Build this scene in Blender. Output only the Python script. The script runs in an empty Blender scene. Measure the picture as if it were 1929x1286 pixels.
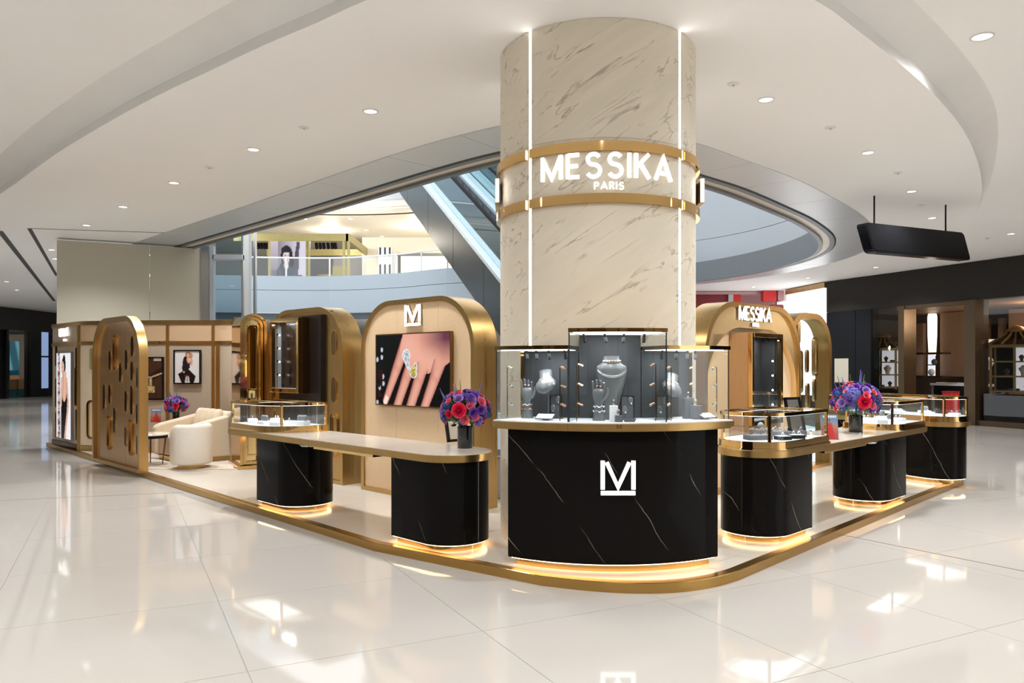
import bpy, math, random
from mathutils import Vector, Matrix
random.seed(7)
sc = bpy.context.scene
COL = sc.collection
PI = math.pi
# ------------------------------------------------------------------ camera, world, exposure
FPX, HZ, EYE = 1450.0, 688.0, 1.42          # focal length and horizon in photo pixels, eye height
cd = bpy.data.cameras.new('camera'); cam = bpy.data.objects.new('camera', cd); COL.objects.link(cam)
cam.location = (0, 0, EYE); cam.rotation_euler = (PI/2, 0, 0)
cd.sensor_width = 36.0; cd.lens = FPX*36.0/1929.0; cd.shift_y = (HZ-643.0)/1929.0; cd.clip_end = 300
sc.camera = cam
sc.view_settings.view_transform = 'Standard'; sc.view_settings.look = 'None'
sc.view_settings.gamma = 1.0; sc.view_settings.use_curve_mapping = False
sc.view_settings.exposure = 0.08
w = bpy.data.worlds.new('mall_air'); sc.world = w; w.use_nodes = True
w.node_tree.nodes['Background'].inputs[0].default_value = (0.93, 0.965, 1.0, 1)
w.node_tree.nodes['Background'].inputs[1].default_value = 1.9
sc.cycles.max_bounces = 9; sc.cycles.transparent_max_bounces = 20
sc.cycles.sample_clamp_indirect = 6.0

def light(name, kind, loc, energy, color=(.96, .98, 1.0), rot=(0, 0, 0), size=.1, spot=2.2, blend=.6, sy=None):
    l = bpy.data.lights.new(name, kind); l.energy = energy; l.color = color
    if kind == 'SPOT': l.spot_size = spot; l.spot_blend = blend; l.shadow_soft_size = size
    elif kind == 'AREA':
        l.size = size
        if sy: l.shape = 'RECTANGLE'; l.size_y = sy
    else: l.shadow_soft_size = size
    o = bpy.data.objects.new(name, l); o.location = loc; o.rotation_euler = rot; COL.objects.link(o); return o

# ------------------------------------------------------------------ mesh helpers
class MB:
    """collects faces of one part; build() links them as one mesh object"""
    def __init__(s): s.v = []; s.f = []
    def add(s, vs, fs):
        n = len(s.v); s.v += [tuple(p) for p in vs]; s.f += [tuple(i+n for i in f) for f in fs]; return s
    def box(s, x0, x1, y0, y1, z0, z1):
        vs = [(x, y, z) for z in (z0, z1) for (x, y) in ((x0, y0), (x1, y0), (x1, y1), (x0, y1))]
        return s.add(vs, [(3, 2, 1, 0), (4, 5, 6, 7), (0, 1, 5, 4), (1, 2, 6, 5), (2, 3, 7, 6), (3, 0, 4, 7)])
    def prism(s, poly, z0, z1):
        n = len(poly); vs = [(x, y, z0) for x, y in poly]+[(x, y, z1) for x, y in poly]
        return s.add(vs, [tuple(range(n))[::-1], tuple(range(n, 2*n))]+[(i, (i+1) % n, n+(i+1) % n, n+i) for i in range(n)])
    def flat(s, poly, z):
        return s.add([(x, y, z) for x, y in poly], [tuple(range(len(poly)))])
    def prism_y(s, poly, y0, y1):
        n = len(poly); vs = [(x, y0, z) for x, z in poly]+[(x, y1, z) for x, z in poly]
        return s.add(vs, [tuple(range(n)), tuple(range(n, 2*n))[::-1]]+[((i+1) % n, i, n+i, n+(i+1) % n) for i in range(n)])
    def ring_z(s, A, B, z0, z1, closed=True):
        n = len(A); vs = [(x, y, z) for P_ in (A, B) for z in (z0, z1) for x, y in P_]
        fs = []
        for i in range(n if closed else n-1):
            j = (i+1) % n
            fs += [(i, j, n+j, n+i), (2*n+j, 2*n+i, 3*n+i, 3*n+j), (n+i, n+j, 3*n+j, 3*n+i), (j, i, 2*n+i, 2*n+j)]
        if not closed:
            for i in (0, n-1): fs.append((i, n+i, 3*n+i, 2*n+i))
        return s.add(vs, fs)
    def ring_y(s, A, B, y0, y1, closed=True):
        n = len(A); vs = [(x, y, z) for P_ in (A, B) for y in (y0, y1) for x, z in P_]
        fs = []
        for i in range(n if closed else n-1):
            j = (i+1) % n
            fs += [(j, i, n+i, n+j), (2*n+i, 2*n+j, 3*n+j, 3*n+i), (n+j, n+i, 3*n+i, 3*n+j), (i, j, 2*n+j, 2*n+i)]
        if not closed:
            for i in (0, n-1): fs.append((i, n+i, 3*n+i, 2*n+i))
        return s.add(vs, fs)
    def lathe(s, prof, n=24, c=(0, 0, 0), a0=0, a1=2*PI, cap=True):
        full = abs(a1-a0-2*PI) < 1e-6; m = n if full else n+1; k = len(prof)
        vs = [(c[0]+r*math.cos(a0+(a1-a0)*i/n), c[1]+r*math.sin(a0+(a1-a0)*i/n), c[2]+z) for i in range(m) for r, z in prof]
        fs = []
        for i in range(n):
            j = (i+1) % m
            for q in range(k-1): fs.append((i*k+q, j*k+q, j*k+q+1, i*k+q+1))
        if full and cap:
            if prof[0][0] > 1e-6: fs.append(tuple(i*k for i in range(n))[::-1])
            if prof[-1][0] > 1e-6: fs.append(tuple(i*k+k-1 for i in range(n)))
        return s.add(vs, fs)
    def tube(s, path, r, n=6, caps=True, closed=False):
        P_ = [Vector(p) for p in path]; m = len(P_); vs = []
        rr = r if isinstance(r, (list, tuple)) else [r]*m
        up = None
        for i in range(m):
            a = P_[i-1] if (i > 0 or closed) else P_[i]; b = P_[(i+1) % m] if (i < m-1 or closed) else P_[i]
            t = (b-a).normalized()
            if up is None: up = Vector((0, 0, 1)) if abs(t.z) < .9 else Vector((1, 0, 0))
            sd = t.cross(up).normalized(); up = sd.cross(t).normalized()
            for q in range(n):
                an = 2*PI*q/n; vs.append(P_[i]+(sd*math.cos(an)+up*math.sin(an))*rr[i])
        fs = [(i*n+q, i*n+(q+1) % n, ((i+1) % m)*n+(q+1) % n, ((i+1) % m)*n+q) for i in range(m if closed else m-1) for q in range(n)]
        if caps and not closed: fs += [tuple(range(n))[::-1], tuple(range((m-1)*n, m*n))]
        return s.add(vs, fs)
    def ball(s, c, r, nu=10, nv=7, sq=(1, 1, 1)):
        vs = [(c[0], c[1], c[2]-r*sq[2])]
        for j in range(1, nv):
            t = -PI/2+PI*j/nv
            for i in range(nu):
                a = 2*PI*i/nu; vs.append((c[0]+r*sq[0]*math.cos(t)*math.cos(a), c[1]+r*sq[1]*math.cos(t)*math.sin(a), c[2]+r*sq[2]*math.sin(t)))
        vs.append((c[0], c[1], c[2]+r*sq[2])); fs = []
        for i in range(nu):
            j = (i+1) % nu; fs.append((0, 1+j, 1+i)); fs.append((len(vs)-1, 1+(nv-2)*nu+i, 1+(nv-2)*nu+j))
            for q in range(nv-2): fs.append((1+q*nu+i, 1+q*nu+j, 1+(q+1)*nu+j, 1+(q+1)*nu+i))
        return s.add(vs, fs)
    def sweep(s, path, prof, closed=False):
        """profile (offset to the left of travel, z) swept along a plan polyline"""
        m = len(path); k = len(prof); vs = []
        for i in range(m):
            a = Vector(path[i-1]) if (i > 0 or closed) else None; p = Vector(path[i]); b = Vector(path[(i+1) % m]) if (i < m-1 or closed) else None
            t1 = (p-a).normalized() if a is not None else (b-p).normalized(); t2 = (b-p).normalized() if b is not None else t1
            t = (t1+t2).normalized(); nn = Vector((-t.y, t.x)); sc_ = 1/max(.4, nn.dot(Vector((-t1.y, t1.x))))
            for o, z in prof: vs.append((p.x+nn.x*o*sc_, p.y+nn.y*o*sc_, z))
        fs = [(i*k+q, ((i+1) % m)*k+q, ((i+1) % m)*k+(q+1) % k, i*k+(q+1) % k) for i in range(m if closed else m-1) for q in range(k)]
        if not closed: fs += [tuple(range(k)), tuple(range((m-1)*k, m*k))[::-1]]
        return s.add(vs, fs)
    def moved(s, M):
        s.v = [tuple(M @ Vector(p)) for p in s.v]; return s
    def build(s, name, m, parent=None, smooth=True, bevel=0, ang=.6, loc=None):
        me = bpy.data.meshes.new(name); me.from_pydata(s.v, [], s.f)
        me.materials.append(M(m) if isinstance(m, str) else m)
        fix_normals(me)
        if smooth:
            me.polygons.foreach_set('use_smooth', [True]*len(me.polygons)); me.set_sharp_from_angle(angle=ang)
        me.update()
        o = bpy.data.objects.new(name, me); COL.objects.link(o)
        if parent is not None: o.parent = parent
        if loc: o.location = loc
        if bevel:
            b = o.modifiers.new('bevel', 'BEVEL'); b.width = bevel; b.segments = 2; b.limit_method = 'ANGLE'
        return o

import bmesh
def fix_normals(me):
    bm = bmesh.new(); bm.from_mesh(me); bmesh.ops.recalc_face_normals(bm, faces=bm.faces); bm.to_mesh(me); bm.free()

def tag(o, label=None, cat=None, group=None, kind=None):
    if label: o['label'] = label
    if cat: o['category'] = cat
    if group: o['group'] = group
    if kind: o['kind'] = kind
    return o
def thing(name, label, cat, loc=(0, 0, 0), rz=0, group=None, kind=None):
    o = bpy.data.objects.new(name, None); COL.objects.link(o); o.empty_display_size = .1
    o.location = loc; o.rotation_euler = (0, 0, rz); return tag(o, label, cat, group, kind)
def copy_tree(o, parent=None):
    c = o.copy(); COL.objects.link(c)
    if parent is not None: c.parent = parent
    for ch in [x for x in bpy.data.objects if x.parent == o]: copy_tree(ch, c)
    return c
def struct(name, mb, m, **k):
    o = mb.build(name, m, **k); o['kind'] = 'structure'; return o
def at(u, v, z):
    Y = (EYE-z)*FPX/(v-HZ); return ((u-964.5)/FPX*Y, Y)
def rot2(p, a, o=(0, 0)):
    c, s_ = math.cos(a), math.sin(a); return (o[0]+c*p[0]-s_*p[1], o[1]+s_*p[0]+c*p[1])
def arc(cx, cy, r, a0, a1, n):
    return [(cx+r*math.cos(a0+(a1-a0)*i/n), cy+r*math.sin(a0+(a1-a0)*i/n)) for i in range(n+1)]
def rrect(x0, x1, y0, y1, r, n=5):
    """rounded rectangle; r = one radius or four (x0y0, x1y0, x1y1, x0y1)"""
    r = [r]*4 if not isinstance(r, (list, tuple)) else r
    return (arc(x0+r[0], y0+r[0], r[0], PI, 1.5*PI, n)+arc(x1-r[1], y0+r[1], r[1], 1.5*PI, 2*PI, n)
            + arc(x1-r[2], y1-r[2], r[2], 0, .5*PI, n)+arc(x0+r[3], y1-r[3], r[3], .5*PI, PI, n))
def arch(W, H, r, z0=0, n=9):
    h = W/2
    return [(-h, z0)]+arc(-h+r, H-r, r, PI, PI/2, n)+arc(h-r, H-r, r, PI/2, 0, n)+[(h, z0)]
def capsule(cx, cz, w, h, n=8):
    r = w/2; return arc(cx, cz+h/2-r, r, 0, PI, n)+arc(cx, cz-h/2+r, r, PI, 2*PI, n)
def inset(poly, d):
    """offset of a counter-clockwise polygon inwards by d"""
    n = len(poly); out = []
    for i in range(n):
        a, p, b = Vector(poly[i-1]), Vector(poly[i]), Vector(poly[(i+1) % n])
        t1 = (p-a); t2 = (b-p)
        t1 = t1.normalized() if t1.length > 1e-7 else t2.normalized(); t2 = t2.normalized() if t2.length > 1e-7 else t1
        n1, n2 = Vector((-t1.y, t1.x)), Vector((-t2.y, t2.x)); m = (n1+n2); m = m.normalized() if m.length > 1e-6 else n1
        q = p+m*(d/max(.35, m.dot(n1))); out.append((q.x, q.y))
    return out
def crom(pts, n=6, closed=False):
    out = []; m = len(pts)
    for i in range(m if closed else m-1):
        if closed: p0, p1, p2, p3 = pts[i-1], pts[i], pts[(i+1) % m], pts[(i+2) % m]
        else: p0, p1, p2, p3 = pts[max(0, i-1)], pts[i], pts[i+1], pts[min(m-1, i+2)]
        for q in range(n):
            t = q/n
            out.append(tuple(.5*(2*p1[k]+(p2[k]-p0[k])*t+(2*p0[k]-5*p1[k]+4*p2[k]-p3[k])*t*t+(3*p1[k]-p0[k]-3*p2[k]+p3[k])*t**3) for k in range(len(p1))))
    if not closed: out.append(tuple(pts[-1]))
    return out
def clip(poly, x0, x1, y0, y1):
    def cut(P_, ins, inter):
        out = []
        for i in range(len(P_)):
            a, b = P_[i-1], P_[i]
            if ins(b):
                if not ins(a): out.append(inter(a, b))
                out.append(b)
            elif ins(a): out.append(inter(a, b))
        return out
    def ix(c): return lambda a, b: (c, a[1]+(b[1]-a[1])*(c-a[0])/(b[0]-a[0]))
    def iy(c): return lambda a, b: (a[0]+(b[0]-a[0])*(c-a[1])/(b[1]-a[1]), c)
    for ins, it in ((lambda p: p[0] >= x0, ix(x0)), (lambda p: p[0] <= x1, ix(x1)), (lambda p: p[1] >= y0, iy(y0)), (lambda p: p[1] <= y1, iy(y1))):
        if not poly: return []
        poly = cut(poly, ins, it)
    return poly

# ------------------------------------------------------------------ materials
MATS = {}
def M(n): return MATS[n]
def nd(nt, t, **k):
    x = nt.nodes.new(t)
    for a, b in k.items():
        if a in x.inputs.keys() if hasattr(x.inputs, 'keys') else False: x.inputs[a].default_value = b
        else: setattr(x, a, b)
    return x
def mat(name, col, rough=.5, metal=0.0, spec=.5, emit=None, es=0, var=.06, vscale=6, bump=0, bscale=60, stretch=None, rvar=0, coat=0):
    m = bpy.data.materials.new(name); m.use_nodes = True; nt = m.node_tree; b = nt.nodes['Principled BSDF']
    b.inputs['Roughness'].default_value = rough; b.inputs['Metallic'].default_value = metal; b.inputs['Specular IOR Level'].default_value = spec
    b.inputs['Coat Weight'].default_value = coat
    tc = nd(nt, 'ShaderNodeTexCoord'); mp = nd(nt, 'ShaderNodeMapping'); nt.links.new(tc.outputs['Object'], mp.inputs[0])
    if stretch: mp.inputs['Scale'].default_value = stretch
    nz = nd(nt, 'ShaderNodeTexNoise'); nz.inputs['Scale'].default_value = vscale; nz.inputs['Detail'].default_value = 3
    nt.links.new(mp.outputs[0], nz.inputs['Vector'])
    mx = nd(nt, 'ShaderNodeMix', data_type='RGBA'); nt.links.new(nz.outputs[0], mx.inputs['Factor'])
    mx.inputs[6].default_value = tuple(max(0, c*(1-var)) for c in col)+(1,); mx.inputs[7].default_value = tuple(min(1, c*(1+var)) for c in col)+(1,)
    nt.links.new(mx.outputs[2], b.inputs['Base Color'])
    if rvar:
        mr = nd(nt, 'ShaderNodeMapRange'); mr.inputs[3].default_value = max(.02, rough-rvar); mr.inputs[4].default_value = rough+rvar
        nt.links.new(nz.outputs[0], mr.inputs[0]); nt.links.new(mr.outputs[0], b.inputs['Roughness'])
    if bump:
        n2 = nd(nt, 'ShaderNodeTexNoise'); n2.inputs['Scale'].default_value = bscale; nt.links.new(mp.outputs[0], n2.inputs['Vector'])
        bp = nd(nt, 'ShaderNodeBump'); bp.inputs['Strength'].default_value = bump; bp.inputs['Distance'].default_value = .01
        nt.links.new(n2.outputs[0], bp.inputs['Height']); nt.links.new(bp.outputs[0], b.inputs['Normal'])
    if emit: b.inputs['Emission Color'].default_value = tuple(emit)+(1,); b.inputs['Emission Strength'].default_value = es
    MATS[name] = m; return m
def marble(name, base, vein, rough, rot, stretch, width=.02, scale=2.0, cloud=.05, dist=.8, blotch=0):
    m = bpy.data.materials.new(name); m.use_nodes = True; nt = m.node_tree; b = nt.nodes['Principled BSDF']; L = nt.links.new
    b.inputs['Roughness'].default_value = rough
    tc = nd(nt, 'ShaderNodeTexCoord'); mp0 = nd(nt, 'ShaderNodeMapping'); mp0.inputs['Rotation'].default_value = rot; L(tc.outputs['Object'], mp0.inputs[0])
    mp = nd(nt, 'ShaderNodeMapping'); mp.inputs['Scale'].default_value = stretch; L(mp0.outputs[0], mp.inputs[0])
    nz = nd(nt, 'ShaderNodeTexNoise'); nz.inputs['Scale'].default_value = scale; nz.inputs['Detail'].default_value = 5; nz.inputs['Distortion'].default_value = dist
    L(mp.outputs[0], nz.inputs['Vector'])
    sb = nd(nt, 'ShaderNodeMath', operation='SUBTRACT'); L(nz.outputs[0], sb.inputs[0]); sb.inputs[1].default_value = .5
    ab = nd(nt, 'ShaderNodeMath', operation='ABSOLUTE'); L(sb.outputs[0], ab.inputs[0])
    mr = nd(nt, 'ShaderNodeMapRange'); mr.inputs[1].default_value = 0; mr.inputs[2].default_value = width; mr.inputs[3].default_value = 1; mr.inputs[4].default_value = 0
    L(ab.outputs[0], mr.inputs[0])
    n2 = nd(nt, 'ShaderNodeTexNoise'); n2.inputs['Scale'].default_value = scale*.9; n2.inputs['Detail'].default_value = 4; L(mp.outputs[0], n2.inputs['Vector'])
    gate = nd(nt, 'ShaderNodeMapRange'); gate.inputs[1].default_value = .48; gate.inputs[2].default_value = .62; L(n2.outputs[0], gate.inputs[0])
    fac = nd(nt, 'ShaderNodeMath', operation='MULTIPLY'); L(mr.outputs[0], fac.inputs[0]); L(gate.outputs[0], fac.inputs[1])
    mx = nd(nt, 'ShaderNodeMix', data_type='RGBA'); L(n2.outputs[0], mx.inputs['Factor'])
    mx.inputs[6].default_value = tuple(c*(1-cloud) for c in base)+(1,); mx.inputs[7].default_value = tuple(min(1, c*(1+cloud)) for c in base)+(1,)
    m2 = nd(nt, 'ShaderNodeMix', data_type='RGBA'); L(fac.outputs[0], m2.inputs['Factor']); L(mx.outputs[2], m2.inputs[6]); m2.inputs[7].default_value = tuple(vein)+(1,)
    L(m2.outputs[2], b.inputs['Base Color']); MATS[name] = m; return m
def veined(name, kx=1.5, ky=.35):
    """near-black polished stone crossed by a few thin slanting veins"""
    m = bpy.data.materials.new(name); m.use_nodes = True; nt = m.node_tree; b = nt.nodes['Principled BSDF']; L = nt.links.new
    b.inputs['Roughness'].default_value = .05; b.inputs['Specular IOR Level'].default_value = .07
    tc = nd(nt, 'ShaderNodeTexCoord'); sp_ = nd(nt, 'ShaderNodeSeparateXYZ'); L(tc.outputs['Object'], sp_.inputs[0])
    nz = nd(nt, 'ShaderNodeTexNoise'); nz.inputs['Scale'].default_value = 1.8; nz.inputs['Detail'].default_value = 5; L(tc.outputs['Object'], nz.inputs['Vector'])
    def ma(op, a, c=None):
        x = nd(nt, 'ShaderNodeMath', operation=op)
        for i, q in enumerate((a, c)):
            if q is None: continue
            if isinstance(q, (int, float)): x.inputs[i].default_value = q
            else: L(q, x.inputs[i])
        return x.outputs[0]
    t = ma('ADD', ma('MULTIPLY', sp_.outputs[0], kx), ma('MULTIPLY', sp_.outputs[2], 1.0)); t = ma('ADD', t, ma('MULTIPLY', sp_.outputs[1], ky)); t = ma('ADD', t, ma('MULTIPLY', nz.outputs[0], .26))
    v = ma('ABSOLUTE', ma('SUBTRACT', ma('FRACT', ma('MULTIPLY', t, 1.35)), .5))
    ln = nd(nt, 'ShaderNodeMapRange'); L(v, ln.inputs[0]); ln.inputs[1].default_value = .002; ln.inputs[2].default_value = .0055; ln.inputs[3].default_value = 1; ln.inputs[4].default_value = 0
    n2 = nd(nt, 'ShaderNodeTexNoise'); n2.inputs['Scale'].default_value = 3.1; L(tc.outputs['Object'], n2.inputs['Vector'])
    gt = nd(nt, 'ShaderNodeMapRange'); L(n2.outputs[0], gt.inputs[0]); gt.inputs[1].default_value = .46; gt.inputs[2].default_value = .60
    mx = nd(nt, 'ShaderNodeMix', data_type='RGBA'); L(ma('MULTIPLY', ln.outputs[0], gt.outputs[0]), mx.inputs['Factor']); mx.inputs[6].default_value = (.0065, .0055, .005, 1); mx.inputs[7].default_value = (.34, .29, .23, 1)
    L(mx.outputs[2], b.inputs['Base Color']); MATS[name] = m; return m
def glass(name, tint=(.96, .985, .98), refl=.06, rough=0.0, spread=.5):
    """thin pane: lets light straight through and mirrors a little, more at grazing angles"""
    m = bpy.data.materials.new(name); m.use_nodes = True; nt = m.node_tree; nt.nodes.remove(nt.nodes['Principled BSDF']); L = nt.links.new
    tr = nd(nt, 'ShaderNodeBsdfTransparent'); tr.inputs[0].default_value = tuple(tint)+(1,)
    gl = nd(nt, 'ShaderNodeBsdfGlossy'); gl.inputs['Roughness'].default_value = rough
    lw = nd(nt, 'ShaderNodeLayerWeight'); lw.inputs[0].default_value = .35
    mr = nd(nt, 'ShaderNodeMapRange'); mr.inputs[3].default_value = refl; mr.inputs[4].default_value = spread; L(lw.outputs['Facing'], mr.inputs[0])
    pw = nd(nt, 'ShaderNodeMath', operation='POWER'); L(lw.outputs['Facing'], pw.inputs[0]); pw.inputs[1].default_value = 3; L(pw.outputs[0], mr.inputs[0])
    mx = nd(nt, 'ShaderNodeMixShader'); L(mr.outputs[0], mx.inputs[0]); L(tr.outputs[0], mx.inputs[1]); L(gl.outputs[0], mx.inputs[2])
    L(mx.outputs[0], nt.nodes['Material Output'].inputs[0]); MATS[name] = m; return m
def emis(name, col, s):
    m = bpy.data.materials.new(name); m.use_nodes = True; b = m.node_tree.nodes['Principled BSDF']
    b.inputs['Base Color'].default_value = (*col, 1); b.inputs['Emission Color'].default_value = (*col, 1); b.inputs['Emission Strength'].default_value = s
    b.inputs['Roughness'].default_value = .4; MATS[name] = m; return m
def printmat(name, s=0.0, rough=.35):
    m = bpy.data.materials.new(name); m.use_nodes = True; nt = m.node_tree; b = nt.nodes['Principled BSDF']
    at_ = nd(nt, 'ShaderNodeAttribute'); at_.attribute_name = 'Col'; b.inputs['Roughness'].default_value = rough
    if s:
        b.inputs['Base Color'].default_value = (.004, .004, .004, 1); b.inputs['Specular IOR Level'].default_value = .12; b.inputs['Roughness'].default_value = .2
        nt.links.new(at_.outputs[0], b.inputs['Emission Color']); b.inputs['Emission Strength'].default_value = s
    else: nt.links.new(at_.outputs[0], b.inputs['Base Color'])
    MATS[name] = m; return m

mat('floor_stone', (.575, .535, .487), .055, var=.035, vscale=1.3, spec=.5)
mat('podium_stone', (.68, .62, .535), .16, var=.05, vscale=2.0)
mat('seam', (.12, .10, .085), .6)
mat('ceil', (.93, .925, .92), .75, var=.02, vscale=.6)
mat('ceil_metal', (.60, .62, .65), .35, metal=.25, var=.05, vscale=1.5, rvar=.05)
mat('ceil_cove', (.82, .81, .79), .4, metal=0, var=.06, vscale=1.2)
mat('dark_gap', (.03, .03, .035), .6)
mat('cream_lip', (.80, .70, .58), .4)
mat('grey_lip', (.17, .19, .21), .45)
mat('gold_brushed', (.55, .355, .135), .30, metal=1, var=.10, vscale=30, stretch=(1, 1, .03), rvar=.06)
mat('gold_edge', (.52, .32, .10), .24, metal=1, var=.02, vscale=8)
mat('gold_polished', (.71, .455, .18), .05, metal=1, var=.02)
mat('gold_satin', (.86, .66, .36), .30, metal=.9, var=.02)
mat('gold_mirror', (.86, .66, .33), .03, metal=1, var=.01)
mat('gold_pale', (.78, .60, .33), .16, metal=1, var=.04)
mat('bronze', (.27, .155, .06), .22, metal=1, var=.08, vscale=12)
mat('bronze_dark', (.09, .045, .018), .12, metal=.9, var=.1)
mat('black_stone', (.014, .010, .009), .25, spec=.25, var=.2)
mat('steel', (.55, .56, .57), .3, metal=1, var=.05)
mat('chrome', (.8, .8, .8), .06, metal=1, var=.01)
mat('beige_panel', (.80, .585, .36), .55, var=.06, vscale=40, bump=.15, bscale=220)
mat('peach_panel', (.60, .42, .26), .7, var=.10, vscale=50, bump=.2, bscale=260)
mat('taupe_fabric', (.50, .405, .30), .8, var=.12, vscale=60, bump=.25, bscale=320)
mat('cream_panel', (.70, .58, .42), .6, var=.05, vscale=40, bump=.1, bscale=200)
mat('wood_side', (.36, .20, .085), .45, var=.15, vscale=14, stretch=(6, 6, .4))
mat('white_paint', (.78, .77, .75), .6, var=.02)
mat('black_gloss', (.005, .005, .006), .2, spec=.25, var=.1)
mat('black_matte', (.010, .010, .011), .7, spec=.15, var=.1)
mat('grey_felt', (.035, .038, .042), .75, var=.18, vscale=9)
mat('grey_light_felt', (.33, .35, .37), .7, var=.08)
mat('grey_stand', (.10, .105, .115), .5, var=.1)
mat('silver_form', (.20, .21, .22), .32, metal=.4, var=.06)
mat('white_deck', (.72, .74, .77), .5, var=.03)
mat('white_card', (.85, .86, .87), .5, var=.02)
mat('diamond', (.86, .88, .9), .05, metal=.85, var=.1, vscale=300)
mat('rose_gold', (.76, .47, .33), .14, metal=1, var=.05)
mat('boucle', (.74, .62, .46), .95, var=.08, vscale=50, bump=.6, bscale=160)
mat('boucle_white', (.80, .74, .65), .95, var=.06, vscale=50, bump=.6, bscale=180)
mat('walnut', (.16, .085, .04), .4, var=.2, vscale=10, stretch=(8, 8, 1))
mat('rug', (.60, .52, .43), .95, var=.16, vscale=3.5, bump=.3, bscale=120)
mat('cream_stone', (.78, .715, .63), .10, var=.12, vscale=3.0)
mat('vase', (.008, .008, .009), .06, var=.1, coat=.3)
mat('leaf', (.07, .16, .04), .55, var=.35, vscale=20)
mat('leaf_grey', (.17, .25, .16), .6, var=.3, vscale=20)
mat('stem', (.09, .17, .05), .55, var=.2)
mat('rose', (.72, .012, .07), .5, var=.25, vscale=30)
mat('coral', (.85, .15, .21), .55, var=.2, vscale=30)
mat('violet', (.17, .05, .38), .6, var=.3, vscale=30)
mat('lilac', (.34, .20, .56), .6, var=.2, vscale=30)
mat('blue_flower', (.01, .085, .32), .6, var=.35, vscale=30)
mat('lavender_blue', (.14, .14, .50), .6, var=.25, vscale=30)
mat('wall_beige', (.54, .505, .40), .35, var=.04, vscale=1.0)
mat('fascia_blue', (.50, .59, .66), .4, var=.03, vscale=.5)
mat('fascia_grey', (.47, .50, .54), .4, var=.03, vscale=.5)
mat('fascia_dark', (.10, .12, .14), .45, var=.05)
mat('shop_dark', (.026, .022, .018), .4, spec=.2, var=.2, vscale=.7)
mat('shop_black', (.010, .011, .013), .3, spec=.25, var=.2)
mat('shop_brown', (.30, .185, .115), .5, var=.12, vscale=3, stretch=(3, 3, .5))
mat('shop_bronze', (.10, .065, .035), .35, metal=.6, var=.1)
mat('shop_interior', (.05, .037, .03), .6, var=.2)
mat('cage_gold', (.50, .36, .17), .35, metal=.8, var=.1)
mat('red', (.60, .02, .02), .35, var=.1)
mat('red_dark', (.22, .02, .03), .5, var=.1)
mat('pinkish', (.50, .28, .29), .6, var=.05)
mat('escal_dark', (.035, .042, .043), .22, var=.5, vscale=3.0, stretch=(1, 1, .12), spec=.4)
mat('escal_white', (.66, .70, .74), .25, metal=.3, var=.1)
mat('escal_grey', (.16, .18, .20), .35, metal=.3, var=.15)
mat('upper_floor_white', (.78, .74, .66), .6, var=.03)
mat('khaki_gold', (.36, .31, .13), .4, metal=.35, var=.1)
mat('shop_grey', (.20, .20, .21), .6, var=.1)
mat('green', (.12, .30, .03), .6, var=.2)
mat('teal_cloth', (.02, .19, .26), .6, var=.5, vscale=3)
mat('tan', (.45, .27, .13), .6, var=.2)
marble('column_marble', (.80, .725, .59), (.42, .35, .26), .45, (0, .58, 0), (.16, 1.4, 2.4), width=.03, scale=5.0, cloud=.10, dist=.35)
veined('black_marble'); veined('black_marble_a', 1.3, 1.1); veined('black_marble_b', 1.3, -1.1)
glass('glass_clear', (.97, .985, .985), .045)
glass('glass_top', (.95, .97, .97), .10)
glass('glass_tint', (.80, .90, .92), .10)
glass('glass_bronze', (.62, .44, .27), .14, spread=.5)
mat('capsule_dark', (.012, .016, .014), .06, metal=.3, var=.6, vscale=25)
glass('glass_shop', (.72, .72, .72), .03, spread=.22)
glass('glass_lift', (.62, .72, .76), .16)
emis('led_white', (1, .97, .93), 9.0)
emis('letter_white', (1, .99, .97), 1.9); emis('letter_side', (1, .99, .97), .45)
emis('led_warm', (1, .68, .34), 5.0)
emis('led_cool', (.93, .97, 1), 2.6)
emis('lamp_disc', (1, .96, .9), 4.5)
emis('lightbox', (.97, .99, 1), 1.75)
emis('shop_glow', (1, .84, .62), 1.6)
emis('shop_white_glow', (.88, .92, 1), .75)  # glow set in the material instead of a small lamp on white card
emis('panel_blue', (.34, .47, .78), .55)
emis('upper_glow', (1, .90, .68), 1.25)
mat('bronze_pane', (.47, .265, .105), .14, metal=.5, var=.12, vscale=2.5, stretch=(1, 1, .6))
printmat('print'); printmat('screen', 1.0); printmat('screen_bright', .95)
# ================================================================== THE SETTING
P = .06                                   # podium height
ZC, ZO = 3.9, 4.12                        # dropped ceiling band / outer ceiling
CX, CY, CR = .69, 6.27, .785              # round column
R45 = math.radians(45)
def pol(r, th, c=(CX, CY)):               # angle measured from the column's front
    return (c[0]+r*math.sin(th), c[1]-r*math.cos(th))
HOLE = crom([(-7.6, 16.6), (-6.01, 14.92), (-3.78, 12.62), (-2.12, 10.86), (-.95, 9.62), (-.1, 8.84), (.58, 8.5), (1.5, 9.05), (2.42, 9.91), (3.25, 10.72), (4.22, 11.87),
             (5.23, 13.17), (6.28, 14.92), (6.93, 16.88), (6.95, 18.83), (6.4, 21.0), (5.3, 22.8), (3.4, 24.0)], 4)
OUT = crom([(-40, 41.5), (-25, 27.5), (-12, 15.3), (-9.5, 13.05), (-7.43, 11.16), (-5.44, 9.12), (-4.17, 7.9), (-3.25, 7.07), (-2.53, 6.47), (-1.92, 5.96), (-1.41, 5.57), (-.99, 5.23), (-.35, 4.83),
            (.53, 4.62), (1.42, 4.83), (2.06, 5.23), (2.56, 5.70), (3.16, 6.30), (3.72, 6.89), (4.35, 7.61), (4.99, 8.42), (5.70, 9.42), (6.31, 10.34), (6.94, 11.39), (8.0, 13.4), (9.3, 16.3), (10.6, 19.6)], 3)
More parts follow.
